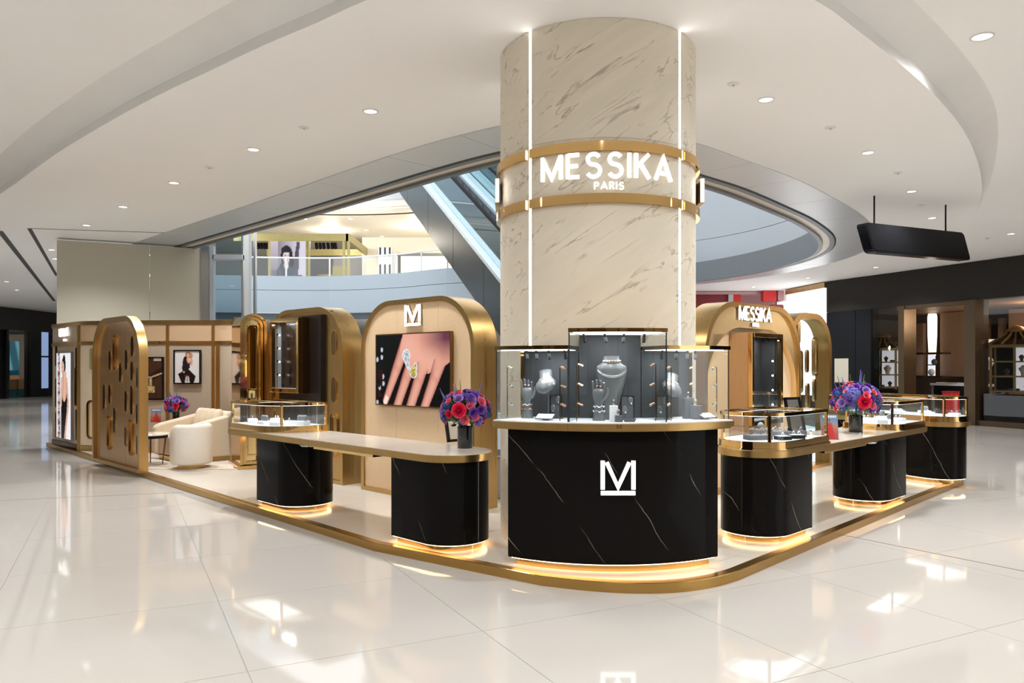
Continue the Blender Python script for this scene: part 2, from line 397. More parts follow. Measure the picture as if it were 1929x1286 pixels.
def offs(path, d):                        # to the left of travel
    out = []
    for i, p in enumerate(path):
        a = Vector(path[max(0, i-1)]); b = Vector(path[min(len(path)-1, i+1)]); t = (b-a).normalized()
        out.append((p[0]-t.y*d, p[1]+t.x*d))
    return out
FAR = crom([(-12.2, 25.2), (-11, 25.4), (-9, 25.66), (-6.16, 25.9), (-3.87, 25.1), (-2.03, 23.75), (0, 23.0), (3, 22.95), (5.4, 23.2)], 4)
apx = min(range(len(HOLE)), key=lambda i: HOLE[i][1])
HL, HR = HOLE[:apx+1], HOLE[apx:]
ax = HOLE[apx]

# ---- floor
mb = MB()
mb.flat([(-44, -14), (ax[0], -14)]+HL[::-1]+[(-9.5, 20), (-10.5, 24), (-44, 24)], -.004)
mb.flat([(ax[0], -14), (24, -14), (24, 23.2), (5.5, 23.2)]+[p for p in HR[::-1] if p[1] < 22.9], -.004)
mb.flat(FAR+[(24, 23.2), (24, 46), (-44, 46), (-44, 24), (-13, 24)], -.004)
floor = struct('floor', mb, 'floor_stone', smooth=False); tag(floor, 'polished cream stone floor of the mall hall')
PODF = [(-8.2, 13.55), (-4.84, 9.92), (-1.06, 5.89), (.19, 4.96)]
PODC = [(.19, 4.96), (.48, 4.845), (.77, 4.79), (1.05, 4.815), (1.3, 4.93), (1.5, 5.09)]
PODR = [(1.5, 5.09), (4.81, 8.59), (5.38, 9.17)]
PODB = [(4.6, 11.1), (2.05, 8.75), (.66, 7.75), (-.35, 7.65), (-3.05, 10.45), (-3.75, 12.1), (-4.6, 12.75), (-6.2, 12.95), (-7.8, 14.1)]
POD = PODF[:-1]+crom(PODC, 4)+PODR[1:]+PODB
def inside(p, poly):
    c = False
    for i in range(len(poly)):
        a, b = poly[i-1], poly[i]
        if (a[1] > p[1]) != (b[1] > p[1]) and p[0] < (b[0]-a[0])*(p[1]-a[1])/(b[1]-a[1])+a[0]: c = not c
    return c
FA, TS, FO = math.radians(27), 1.2, (3.05, 5.75)      # floor tile grid
tile_me = None
for i in range(-9, 9):
    for j in range(-6, 9):
        c = rot2(((i+.5)*TS, (j+.5)*TS), FA, FO)
        cs = [rot2(((i+a)*TS, (j+b)*TS), FA, FO) for a in (0, 1) for b in (0, 1)]
        if c[1] < .4 or c[1] > 12.6 or abs(c[0]) > .72*c[1]+1.2: continue
        if all(inside(q, POD) for q in cs) or any(inside(q, HOLE+[(-9, 24)]) for q in cs): continue
        if tile_me is None:
            g = .0022
            t = MB().box(g, TS-g, g, TS-g, -.004, 0).build('tile', 'floor_stone', floor, smooth=False); tile_me = t.data
        else:
            t = bpy.data.objects.new('tile', tile_me); COL.objects.link(t); t.parent = floor
        t.location = (*rot2((i*TS, j*TS), FA, FO), 0); t.rotation_euler = (0, 0, FA)
# the dark movement joint that leaves the podium's edge
a = math.radians(-56); d = (math.cos(a), math.sin(a)); p0 = at(1590, 1008, 0)
mb = MB().prism([(p0[0]-d[1]*.006, p0[1]+d[0]*.006), (p0[0]+d[1]*.006, p0[1]-d[0]*.006), (p0[0]+d[0]*3+d[1]*.006, p0[1]+d[1]*3-d[0]*.006), (p0[0]+d[0]*3-d[1]*.006, p0[1]+d[1]*3+d[0]*.006)], .0002, .0012)
tag(struct('trim_1', mb, 'seam', smooth=False), 'dark joint running across the cream floor from the podium edge')
a = math.radians(17); d = (math.cos(a), math.sin(a)); p0 = at(346, 927, 0)
mb = MB().prism([(p0[0]-d[1]*.004, p0[1]+d[0]*.004), (p0[0]-d[0]*5-d[1]*.004, p0[1]-d[1]*5+d[0]*.004), (p0[0]-d[0]*5+d[1]*.004, p0[1]-d[1]*5-d[0]*.004), (p0[0]+d[1]*.004, p0[1]-d[0]*.004)], .0002, .0012)
tag(struct('trim_2', mb, 'seam', smooth=False), 'fine dark floor joint beside the bronze lounge screen')

# ---- podium: stone slabs inside a gold edge
pod = thing('podium', 'low stone podium with a polished gold edge under the shop', None, kind='structure')
MB().prism(inset(POD, .02), 0, P-.004).build('core', 'podium_stone', pod, smooth=False)
inner = inset(POD, .075); S = .92; q45 = [rot2(p, R45) for p in inner]
for i in range(-14, 16):
    for j in range(-1, 20):
        g = .0015
        c = clip(q45, i*S+g, (i+1)*S-g, j*S+g, (j+1)*S-g)
        if len(c) > 2:
            ar = abs(sum(c[k-1][0]*c[k][1]-c[k][0]*c[k-1][1] for k in range(len(c)))/2)
            if ar > .004: MB().prism([rot2(p, -R45) for p in c], P-.004, P).build('slab', 'podium_stone', pod, smooth=False)
front = [(-8.2, 13.55), (-6.0, 11.18), (-4.84, 9.92), (-2.9, 7.85), (-1.06, 5.89), (.19, 4.96)]
segs = [front[k:k+2] for k in range(5)]+[crom(PODC, 5)]+[[(1.5, 5.09), (3.1, 6.78)], [(3.1, 6.78), (4.81, 8.59)], [(4.81, 8.59), (5.38, 9.17)], [(5.38, 9.17), (4.6, 11.1)]]
for s_ in segs:
    MB().sweep(s_, [(.0, 0), (.0, P+.002), (.004, P+.004), (.075, P+.003), (.075, P-.01), (.02, 0)]).build('edge_trim', 'gold_edge', pod, ang=.4)

# ---- ceiling
RING = offs(HOLE, -.72)
oc = min(range(len(OUT)), key=lambda i: OUT[i][1]); rc = min(range(len(RING)), key=lambda i: RING[i][1])
mb = MB()
mb.flat(OUT[:oc+1]+RING[:rc+1][::-1]+[(-9.6, 20), (-11, 24), (-14, 46), (-44, 46)], ZC)
mb.flat(OUT[oc:]+[(10.8, 25), (10.5, 31), (3.2, 31), (3.2, 24.8)]+RING[rc:][::-1], ZC)
OFO = offs(OUT, -.29); pc = OFO[oc]
mb.flat([(-44, -14), (18, -14), (18, pc[1]), pc]+OFO[:oc][::-1], ZO)
def step_h(y): t_ = min(1, max(0, (12.6-y)/5.0)); return .22*t_*t_*(3-2*t_)          # the step fades out along the far arm
CVO = []
for i, p in enumerate(OUT):
    h_ = step_h(p[1]) if i > oc else .22; k_ = h_/.22
    CVO.append([(p[0]+(OFO[i][0]-p[0])*a_*k_, p[1]+(OFO[i][1]-p[1])*a_*k_, ZC+b_*h_) for a_, b_ in ((0, -.004), (.04, .39), (.2, .55), (.52, .80), (1, 1))])
for i in range(oc, len(OUT)-1):
    a_, b_ = CVO[i][4], CVO[i+1][4]
    mb.add([a_, b_, (18, b_[1], b_[2]), (18, a_[1], a_[2])], [(0, 1, 2, 3)])
ceil = struct('ceiling', mb, 'ceil', smooth=False); tag(ceil, 'white mall ceiling dropped in a curved band around the atrium')
MB().add([q for r_ in CVO for q in r_], [(i*5+q, i*5+5+q, i*5+6+q, i*5+1+q) for i in range(len(CVO)-1) for q in range(4)]).build('cove', 'ceil_cove', ceil, ang=.5)
# metal panels round the atrium opening, then the dark gap and the lips
h0 = HOLE
k = 4
for i in range(0, len(HOLE)-k, k):
    A = offs(HOLE, -.72)[i:i+k+1]; B = offs(HOLE, 0)[i:i+k+1]
    # a hair's gap between neighbours
    A[-1] = tuple(A[-1][q]+(A[-2][q]-A[-1][q])*.03 for q in (0, 1)); B[-1] = tuple(B[-1][q]+(B[-2][q]-B[-1][q])*.03 for q in (0, 1))
    MB().ring_z(A, B, ZC-.012, ZC+.02, closed=False).build('ceiling_panel', 'ceil_metal', ceil, ang=.3)
MB().ring_z(offs(HOLE, 0), offs(HOLE, .03), ZC+.02, ZC+.04, closed=False).build('shadow_gap', 'dark_gap', ceil)
MB().ring_z(offs(HOLE, .03), offs(HOLE, .12), ZC-.03, ZC+.3, closed=False).build('grey_lip', 'grey_lip', ceil)
MB().ring_z(offs(HOLE, .12), offs(HOLE, .25), ZC-.02, ZC+.2, closed=False).build('cream_lip', 'cream_lip', ceil)
MB().ring_z(offs(HOLE, .25), offs(HOLE, .33), ZC-.06, ZC+.5, closed=False).build('inner_lip', 'grey_lip', ceil)
def slot(p, q, wd, name='ceiling_slot'):
    p, q = Vector(p), Vector(q); t = (q-p).normalized(); n_ = Vector((-t.y, t.x))*wd/2
    MB().prism([tuple(p-n_), tuple(p+n_), tuple(q+n_), tuple(q-n_)], ZC-.004, ZC+.02).build(name, 'dark_gap', ceil, smooth=False)
slot((-8.74, 13.94), (-6.2, 14.45), .03); slot((-8.74, 13.94), (-12.6, 21.3), .07); slot((-9.45, 14.2), (-17.6, 29.6), .10)
slot((-11.5, 15.3), (-22, 31), .03); slot((-12.6, 15.9), (-25, 32), .03)

# ---- downlights and sprinklers
DL = 6.0
def downlight(x, y, z=ZC, r=.062, e=55, wh='in the ceiling band above the bronze lounge screen'):
    t = thing('downlight', 'round shining downlight '+wh, 'light', (x, y, z), 0, 'downlights '+wh)
    MB().lathe([(r, -.009), (r+.014, -.009), (r+.018, 0), (r, 0)], 20, cap=False).build('trim_ring', 'white_paint', t)
    MB().lathe([(0.0001, -.004), (r, -.004), (r, -.002), (.0001, -.002)], 20).build('lamp_disc', 'lamp_disc', t)
    light('downlight_beam', 'SPOT', (x, y, z-.02), e*DL, size=.12, spot=2.8 if z == ZO else 2.35, blend=.7)
for x, y in [(-1.38, 7.51), (-2.97, 8.84), (-4.59, 10.45), (-6.08, 12.03), (-7.53, 13.62)]: downlight(x, y)
for x, y in [(2.37, 7.18), (4.15, 8.97), (5.69, 10.96), (7.06, 12.94), (9.4, 14.5)]: downlight(x, y, wh='in the ceiling band between the column and hanging sign')
for x, y in [(-9.87, 16.5), (-10.62, 17.89), (-14.95, 22.76), (-16.29, 25.32), (-20, 30)]: downlight(x, y, e=60, wh='in the ceiling beside the tall stone wall')
for x, y in [(9.19, 19.44), (8.38, 21.79), (7.63, 24.3)]: downlight(x, y, e=60, wh='in the ceiling before the dark boutique')
for x, y in [(3.86, 6.32), (-6.2, 3.2), (-3.2, 2.4), (.6, 2.2), (4.4, 2.4), (8.2, 4.6), (-9.5, 6.0), (-5, -2), (0, -2.5), (5, -2), (-11, 0), (10, -1)]: downlight(x, y, ZO, .075, 64, 'in the higher ceiling outside the curved cove')
for x, y in [(-2.17, 8.03), (-3.79, 9.64), (1.95, 6.78), (3.32, 8.03), (4.97, 9.91), (6.33, 11.91), (7.77, 18.93), (9.25, 14.98)]:
    t = thing('sprinkler', 'small flush sprinkler cover in the white ceiling', 'sprinkler', (x, y, ZC), 0, 'sprinkler covers in the ceiling')
    MB().lathe([(.055, 0), (.052, -.007), (0.0001, -.010)], 18).build('cover_plate', 'white_paint', t)
    MB().lathe([(.012, -.009), (.010, -.02), (.0001, -.022)], 10).build('nozzle', 'chrome', t)

# ---- round marble column with light slots and two gold bands
colm = thing('column', 'round beige marble column with lit slots and two gold bands', None, (CX, CY, P), kind='structure')
def arcsolid(r0, r1, a0, a1, z0, z1, n=16):
    A = [(r1*math.sin(a0+(a1-a0)*i/n), -r1*math.cos(a0+(a1-a0)*i/n)) for i in range(n+1)]
    B = [(r0*math.sin(a0+(a1-a0)*i/n), -r0*math.cos(a0+(a1-a0)*i/n)) for i in range(n+1)]
    return MB().ring_z(A, B, z0, z1, closed=False)
dz = .026/CR/2
for q in range(4):
    a0 = -R45+q*PI/2+dz; a1 = a0+PI/2-2*dz
    for z0, z1 in ((0, 2.552), (2.552, 2.985), (2.985, ZC-P)):
        arcsolid(CR-.06, CR, a0, a1, z0, z1-.002, 28).build('marble_panel', 'column_marble', colm, ang=.3)
    for zb in (2.515, 2.885):
        arcsolid(CR+.002, CR+.032, a0+.008, a1-.008, zb, zb+.068, 28).build('gold_band', 'gold_polished', colm, ang=.3)
    arcsolid(CR-.05, CR-.006, -R45+q*PI/2-dz, -R45+q*PI/2+dz, 0, ZC-P-.002, 1).build('light_slot', 'led_white', colm, smooth=False)
MB().lathe([(CR-.09, 0), (CR-.09, ZC-P-.002)], 24).build('core', 'white_paint', colm)

# ---- left wall of two stone panels, steel mullion and lift glass
WL0, WL1, WL2 = (-8.83, 14.92), (-7.35, 15.62), (-6.44, 16.05)
wl = thing('wall_left', 'tall pale stone wall rising behind the lounge', None, kind='structure')
for a_, b_ in ((WL0, WL1), (WL1, WL2)):
    a_, b_ = Vector(a_), Vector(b_); t = (b_-a_).normalized(); n_ = Vector((-t.y, t.x)); a2 = a_+t*.006; b2 = b_-t*.006
    MB().prism([tuple(a2), tuple(b2), tuple(b2+n_*.2), tuple(a2+n_*.2)], 0, ZC-.05).build('panel', 'wall_beige', wl, smooth=False)
MB().box(-6.47, -6.30, 16.0, 16.25, 0, ZC).build('mullion', 'steel', wl, smooth=False)
MB().box(-6.28, -6.20, 15.98, 16.1, 0, ZC).build('mullion', 'fascia_grey', wl, smooth=False)
lift = thing('window_1', 'grey glass lift shaft beside the stone wall', None, kind='structure')
MB().box(-6.18, -5.63, 16.05, 16.08, 0, 3.6).build('pane', 'glass_lift', lift, smooth=False)
MB().box(-6.18, -5.63, 16.05, 16.08, 3.75, 5.4).build('pane', 'glass_lift', lift, smooth=False)
MB().box(-6.22, -5.60, 15.98, 16.1, 3.62, 3.72).build('transom', 'fascia_grey', lift, smooth=False)
MB().box(-5.64, -5.60, 16.03, 16.1, 0, 5.4).build('mullion', 'steel', lift, smooth=False)
MB().box(-6.1, -5.95, 17.4, 17.6, 0, 5.4).build('guide_rail', 'white_paint', lift, smooth=False)
MB().box(-5.85, -5.80, 17.4, 17.5, 0, 5.4).build('guide_rail', 'steel', lift, smooth=False)

# ---- what closes the hall behind the camera and at its sides
wb = thing('wall_back', 'plain wall with dark shop windows closing the hall', None, kind='structure')
MB().box(-44, 24, -14.3, -14, 0, ZO).build('panel', 'wall_beige', wb, smooth=False)
for x0 in (-24, -15, -6, 3, 12):
    MB().box(x0, x0+6.5, -14.02, -13.95, 0, 3.1).build('shop_window', 'shop_brown', wb, smooth=False)
    MB().box(x0+.5, x0+2.2, -13.97, -13.93, .5, 2.7).build('display_panel', 'cream_panel', wb, smooth=False)
MB().box(-44.3, -44, -14, 46, 0, ZO).build('side_panel', 'white_paint', wb, smooth=False)
wf = thing('wall_far', 'pale wall far across the atrium', None, kind='structure')
MB().box(-44, 9, 38, 38.2, -.1, 3.2).build('panel', 'upper_floor_white', wf, smooth=False)

# ---- atrium: balcony fascia opposite, upper floor, parapet on the far side
fa = thing('wall_atrium', 'pale blue balcony front curving across the atrium', None, kind='structure')
for z0, z1, m_, o_ in ((3.95, 4.42, 'fascia_blue', 0), (3.18, 3.935, 'fascia_blue', 0), (2.97, 3.17, 'fascia_dark', .08), (-1.1, -.02, 'fascia_blue', 0), (-1.4, -1.12, 'fascia_dark', .08)):
    for i in range(0, len(FAR)-1, 4):
        A = offs(FAR, o_)[i:i+5]; B = offs(FAR, o_+.12)[i:i+5]
        MB().ring_z(A, B, z0, z1, closed=False).build('fascia_panel', m_, fa, ang=.4)
MB().flat(FAR+[(5.4, 38), (-12.2, 38)], 2.96).build('soffit', 'ceil', fa, smooth=False)
up = thing('floor_upper', 'upper mall floor behind the glass balustrade', None, kind='structure')
MB().flat(offs(FAR, .12)+[(5.4, 46), (-12.2, 46)], 4.40).build('slab', 'upper_floor_white', up, smooth=False)
uc = crom([(-16, 27), (-10, 29.5), (-6, 30), (-3, 29.2), (0, 27.5), (4, 26.5)], 4)
MB().flat(uc+[(4, 50), (-40, 50), (-40, 27)], 7.4).build('soffit', 'upper_floor_white', up, smooth=False)
for z0, z1, m_, o_ in ((7.4, 7.62, 'upper_floor_white', .5), (7.62, 7.85, 'upper_floor_white', .2), (7.85, 8.35, 'fascia_grey', 0), (8.4, 9.8, 'fascia_blue', -.25)):
    MB().ring_z(offs(uc, o_), offs(uc, o_+.2), z0, z1, closed=False).build('fascia_band', m_, up, ang=.4)
MB().box(-40, -3.6, 42, 42.2, 4.4, 7.4).build('shop_front', 'shop_grey', up, smooth=False)
rp = thing('wall_parapet', 'pale grey curved parapet above the atrium opening', None, kind='structure')
PR = offs([p for p in HOLE if p[0] > 1.2], -.35)
MB().ring_z(PR, offs(PR, -.15), 4.35, 5.15, closed=False).build('fascia_panel', 'fascia_grey', rp, ang=.4)
MB().ring_z(PR, offs(PR, -.15), 5.165, 8.2, closed=False).build('fascia_panel', 'fascia_grey', rp, ang=.4)
# lower level seen through the gaps
lo = thing('floor_lower', 'lower mall floor seen down the atrium', None, kind='structure')
MB().box(-20, 14, 6, 45, -5.2, -5.0).build('slab', 'floor_stone', lo, smooth=False)
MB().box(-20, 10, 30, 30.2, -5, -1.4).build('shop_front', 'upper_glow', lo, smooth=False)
MB().box(-3, 2, 24.5, 25.5, -5, -3.0).build('kiosk_counter', 'green', lo, smooth=False)
# low glass guard and plinth along the atrium edge behind the gold arches
gd = thing('wall_guard', 'grey plinth along the atrium edge behind the arches', None, kind='structure')
gp = [(-3.5, 11.5), (-.75, 8.72), (.0, 8.1), (.62, 7.98), (1.3, 8.35), (4.2, 11.4)]
MB().sweep(gp, [(0, 0), (0, .42), (.06, .42), (.06, 0)]).build('plinth', 'fascia_blue', gd, smooth=False)
MB().sweep([(1.3, 8.35), (4.2, 11.4), (4.75, 11.95)], [(.02, .445), (.02, 1.2), (.034, 1.2), (.034, .445)]).build('glass_pane', 'glass_tint', gd, smooth=False)
MB().sweep(gp, [(-.005, .42), (-.005, .445), (.065, .445), (.065, .42)]).build('rail', 'steel', gd, smooth=False)
# ================================================================== LETTERS
def stroke(mb, path, w, y0, y1):
    A, B = [], []; m = len(path)
    for i in range(m):
        p = Vector(path[i]); t1 = (p-Vector(path[i-1])).normalized() if i else None; t2 = (Vector(path[i+1])-p).normalized() if i < m-1 else None
        t1 = t1 or t2; t2 = t2 or t1; n1 = Vector((-t1.y, t1.x)); n_ = (n1+Vector((-t2.y, t2.x))).normalized(); q = n_*(w/2/max(.5, n_.dot(n1)))
        A.append(tuple(p+q)); B.append(tuple(p-q))
    mb.ring_y(A, B, y0, y1, closed=False)
def ell(cx, cz, rx, rz, a0, a1, n=12):
    return [(cx+rx*math.cos(math.radians(a0+(a1-a0)*i/n)), cz+rz*math.sin(math.radians(a0+(a1-a0)*i/n))) for i in range(n+1)]
GLY = {
 'M': (.86, [[(0, 0), (0, 1)], [(0, .97), (.43, .08), (.86, .97)], [(.86, 0), (.86, 1)]]),
 'E': (.50, [[(0, 0), (0, 1)], [(0, .95), (.5, .95)], [(0, .5), (.44, .5)], [(0, .05), (.5, .05)]]),
 'S': (.60, [ell(.3, .735, .25, .215, 25, 270)+ell(.3, .27, .27, .25, 90, -155)[1:]]),
 'I': (.0, [[(0, 0), (0, 1)]]),
 'K': (.62, [[(0, 0), (0, 1)], [(.58, 1), (.04, .45)], [(.2, .6), (.62, 0)]]),
 'A': (.84, [[(0, 0), (.42, .97), (.84, 0)], [(.16, .3), (.68, .3)]]),
 'P': (.50, [[(0, 0), (0, 1)], [(0, .95), (.28, .95)]+ell(.28, .715, .22, .235, 90, -90)[1:]+[(0, .48)]]),
 'R': (.54, [[(0, 0), (0, 1)], [(0, .95), (.28, .95)]+ell(.28, .715, .22, .235, 90, -90)[1:]+[(0, .48)], [(.25, .48), (.54, 0)]]),
 '#': (1.0, [[(0, .13), (0, 1)], [(.13, .95), (.5, .20), (.87, .95)], [(1, .13), (1, 1)], [(-.06, .02), (1.06, .02)]]),
}
def sign(t, text, h, sw, place, m='letter_white', dep=.02, gap=.30, sx=1.0, back=None):
    ws = [GLY[c][0]*h*sx for c in text]; tot = sum(ws)+gap*h*sx*(len(text)-1); x = -tot/2
    for c, w_ in zip(text, ws):
        mb = MB()
        for path in GLY[c][1]: stroke(mb, [((px-GLY[c][0]/2)*h*sx, pz*h) for px, pz in path], sw, -dep, 0)
        o = mb.build('letter', m, t, smooth=False); o.location, o.rotation_euler = place(x+w_/2)
        if m == 'letter_white':
            o.data.materials.append(M('letter_side'))
            for pg in o.data.polygons: pg.material_index = 0 if pg.normal.y < -.9 else 1
        if back:
            mb = MB()
            for path in GLY[c][1]: stroke(mb, [((px-GLY[c][0]/2)*h*sx, pz*h) for px, pz in path], sw*1.02, 0, back)
            mb.build('return_edge', 'bronze', o, smooth=False)
        x += w_+gap*h*sx
    return tot
# ---- lit name on the column, small lit plaques on its flanks
t = thing('lit_sign', 'large white lit letters on the front of the marble column', 'sign', (CX, CY, 2.62), 0)
def onc(r, z): return lambda x: ((r*math.sin(x/r), -r*math.cos(x/r), z), (0, 0, x/r))
sign(t, 'MESSIKA', .175, .027, onc(CR+.012, .135), dep=.02, gap=.29, sx=.97)
sign(t, 'PARIS', .052, .009, onc(CR+.012, .05), dep=.012, gap=.36, sx=1.0)
for q, lab in ((1, 'lit plaque on the column flank toward the pedestal tables'), (-1, 'lit plaque on the column flank toward the wall screen')):
    t = thing('lit_plaque', lab, 'sign', (CX+q*(CR+.004), CY, 2.70))
    MB().box(min(0, q*.035), max(0, q*.035), -.22, .22, 0, .19).build('body', 'gold_brushed', t, smooth=False)
    MB().box(min(q*.005, q*.03), max(q*.005, q*.03), -.228, -.221, .005, .185).build('lit_edge', 'led_white', t, smooth=False)

# ================================================================== CENTRE COUNTER AND ITS THREE GLASS CASES
D = math.radians
ctr = thing('jewellery_counter', 'curved black marble counter with a gold rim in front of the column', 'counter', (CX, CY, P))
arcsolid(.83, 1.235, D(-35.5), D(35.5), .055, .93, 30).build('body', 'black_marble', ctr, ang=.3)
arcsolid(.84, 1.185, D(-34), D(34), 0, .05, 30).build('plinth', 'gold_polished', ctr, ang=.3)
arcsolid(1.19, 1.222, D(-34.5), D(34.5), .046, .054, 30).build('light_strip', 'led_warm', ctr, ang=.3)
for a0, a1 in ((-39, -14.6), (-14.5, 14.5), (14.6, 39)):
    arcsolid(.84, 1.285, D(a0), D(a1), .93, .945, 14).build('rim_lip', 'gold_brushed', ctr, ang=.3)
    arcsolid(.84, 1.312, D(a0), D(a1), .945, .982, 14).build('rim', 'gold_brushed', ctr, ang=.3)
    arcsolid(.84, 1.300, D(a0), D(a1), .982, .989, 14).build('deck', 'white_deck', ctr, ang=.3)
lg = thing('lit_logo', 'glowing white underlined letter M on the black counter front', 'sign', (CX, CY-1.237, .585))
sign(lg, '#', .215, .026, lambda x: ((0, -.012, 0), (0, 0, 0)), dep=.02, sx=.93)
eng = MB()
for path in GLY['#'][1][:3]: stroke(eng, [((px-.5)*.028, pz*.03) for px, pz in path], .003, -.0012, 0)
o = eng.build('engraved_mark', 'bronze_dark', ctr, smooth=False); o.location = (0, -1.312, .947)
def spot_can(parent, x, y, z, tilt, rz):
    mb = MB().lathe([(.008, -.012), (.008, 0)], 8); mb.lathe([(.0105, -.062), (.0105, -.012), (.0001, -.012)], 10)
    o = mb.build('spotlight', 'black_matte', parent); o.location = (x, y, z); o.rotation_euler = (tilt, 0, rz)
def lamp_stalk(parent, x, y, z, h, rz, m='bronze'):
    s_ = MB().tube([(0, 0, 0), (0, 0, h)], .0035, 6).build('lamp_stalk', m, parent); s_.location = (x, y, z); s_.rotation_euler = (0, 0, rz)
    for k in range(3):
        MB().tube([(0, 0, 0), (.014, 0, .004)], .003, 5).tube([(.010, 0, .002), (.042, 0, -.012)], .0075, 8).build('lamp_head', 'rose_gold' if m == 'bronze' else 'chrome', s_, loc=(0, 0, h*(1-.34*k)-.004))
def case(label, a0, a1, z1, ends, stalks, cans, tall=False):
    """curved case on the counter: cap, panes, back panel, lamps"""
    t = thing('glass_showcase', label, 'display case', (CX, CY, P+.99))
    r1 = 1.285 if tall else 1.265; rb = .875; h = z1-(P+.99)
    capa0, capa1 = D(a0-(.4 if a0 < -20 else 0)), D(a1+(.4 if a1 > 20 else 0))
    arcsolid(rb, r1+.012, capa0, capa1, h-.026, h, 18).build('cap', 'gold_polished', t, ang=.3)
    arcsolid(rb+.02, r1-.02, D(a0)+.02, D(a1)-.02, h-.030, h-.0265, 18).build('lit_lining', 'led_cool', t, ang=.3)
    arcsolid(r1-.008, r1, D(a0), D(a1), .001, h-.027, 18).build('front_pane', 'glass_clear', t, ang=.3)
    for a, on, ab in ends:
        p = (r1*math.sin(D(a)), -r1*math.cos(D(a))); q = (.885*math.sin(D(ab)), -.885*math.cos(D(ab)))
        d_ = Vector((q[0]-p[0], q[1]-p[1])).normalized(); n_ = Vector((-d_.y, d_.x))*.004
        MB().prism([(p[0]-n_.x, p[1]-n_.y), (p[0]+n_.x, p[1]+n_.y), (q[0]+n_.x, q[1]+n_.y), (q[0]-n_.x, q[1]-n_.y)], .001, h-.027).build('side_pane', 'glass_clear', t, smooth=False)
        MB().box(p[0]-.004, p[0]+.004, p[1]-.002, p[1]+.006, .001, h-.027).build('glass_edge', 'escal_dark' if on else 'chrome', t, smooth=False)
        if not on: MB().box(q[0]-.012, q[0]+.012, q[1]-.012, q[1]+.012, .001, h-.027).build('post', 'gold_polished', t, smooth=False)
    arcsolid(.85, rb, D(min(ends[0][2], ends[1][2])), D(max(ends[0][2], ends[1][2])), .001, h-.001, 14).build('back_panel', 'grey_felt', t, ang=.3)
    for a, m_ in stalks: lamp_stalk(t, 1.20*math.sin(D(a)), -1.20*math.cos(D(a)), 0, h*.72 if not tall else h*.62, D(a)+(PI if a > 0 else 0), m_)
    for a in cans: spot_can(t, 1.08*math.sin(D(a)), -1.08*math.cos(D(a)), h-.03, -.35, D(a)*.4+(.5 if a < 0 else -.5))
    return t
case('low glass jewellery case on the counter, beside the black flower vase', -39, -14.6, 1.552, [(-39, 0, -44), (-14.8, 1, -14.8)], [(-37, 'chrome'), (-18, 'bronze')], (-33, -29, -24, -18))
case('tall middle glass jewellery case with a big silver bust', -14.5, 14.5, 1.663, [(-14.3, 1, -14.3), (14.3, 1, 14.3)], [(-12.6, 'bronze'), (12.6, 'bronze')], (-11, -3.5, 3.5, 11), tall=True)
case('low glass jewellery case on the counter, beside the gold mirrored arch', 14.6, 39, 1.552, [(14.8, 1, 14.8), (39, 0, 44)], [(18, 'bronze'), (37, 'chrome')], (18, 24, 29, 33))
for a, z in ((-27, 1.50), (0, 1.61), (27, 1.50)):
    p = pol(1.07, D(a)); light('case_lamp', 'AREA', (p[0], p[1], z), 2.1, (.95, .97, 1), size=.30, sy=.14)

# ================================================================== TABLES
def make_table(label, loc, rz, near, L=3.49, Dp=.62, drawer=True, legs=((.03, .70), (2.23, .70)), group=None):
    t = thing('display_table', label, 'table', (*loc, P), rz, group)
    X = lambda s_: near*(L/2-s_)              # s_ = distance from the near tip
    rn, rf = Dp/2-.004, .05
    rad = (rf, rn, rn, rf) if near > 0 else (rn, rf, rf, rn)
    top = rrect(-L/2, L/2, -Dp/2, Dp/2, rad, 10)
    MB().prism(inset(top, .008), .690, .712).build('table_top', 'cream_stone', t, ang=.4)
    MB().ring_z(top, inset(top, .03), .668, .708).build('rim', 'gold_brushed', t, ang=.4)
    MB().ring_z(inset(top, .007), inset(top, .03), .655, .668).build('rim_lip', 'gold_brushed', t, ang=.4)
    MB().prism(inset(top, .025), .655, .69).build('underside', 'black_matte', t, ang=.4)
    for s0, l in legs:
        x0, x1 = sorted((X(s0), X(s0+l))); dl = .56; r_ = (.05, .27, .27, .05) if near > 0 else (.27, .05, .05, .27)
        o = rrect(x0, x1, -dl/2, dl/2, r_, 10)
        lg_ = MB().prism(o, .052, .655).build('leg', 'black_marble_a' if near > 0 else 'black_marble_b', t, ang=.4)
        MB().prism(inset(o, .05), 0, .05).build('plinth', 'gold_polished', lg_, ang=.4)
        MB().ring_z(inset(o, .012), inset(o, .046), .044, .0515).build('light_strip', 'led_warm', lg_, ang=.4)
    if drawer:
        xa, xb = sorted((X(.95), X(1.85)))
        MB().box(xa, xb, -Dp/2+.035, Dp/2-.05, .628, .655).build('drawer', 'gold_polished', t, smooth=False, bevel=.003)
        xc = X(2.0)
        MB().lathe([(.0001, .635), (.085, .637), (.095, .648), (.095, .652), (.0001, .654)], 20, (xc, -Dp/2+.09, 0)).build('drawer_pull', 'chrome', t)
    return t
LTC = ((5.40-8.35)/2, (5.40+8.35)/2); RTC = ((10.14-4.19)/2, (10.14+4.19)/2)
tabL = make_table('long gold-rimmed table on two black marble legs facing the wall screen', LTC, -R45, +1)
tabR = make_table('long gold-rimmed table on two black marble legs with two glass cases', RTC, R45, -1)
T3, A3 = (4.81, 9.60), D(-65)
tab3 = make_table('gold-rimmed table on two black marble legs at the podium corner', T3, A3, +1, L=1.75, Dp=.62, drawer=False, legs=((.04, .60), (1.10, .56)))
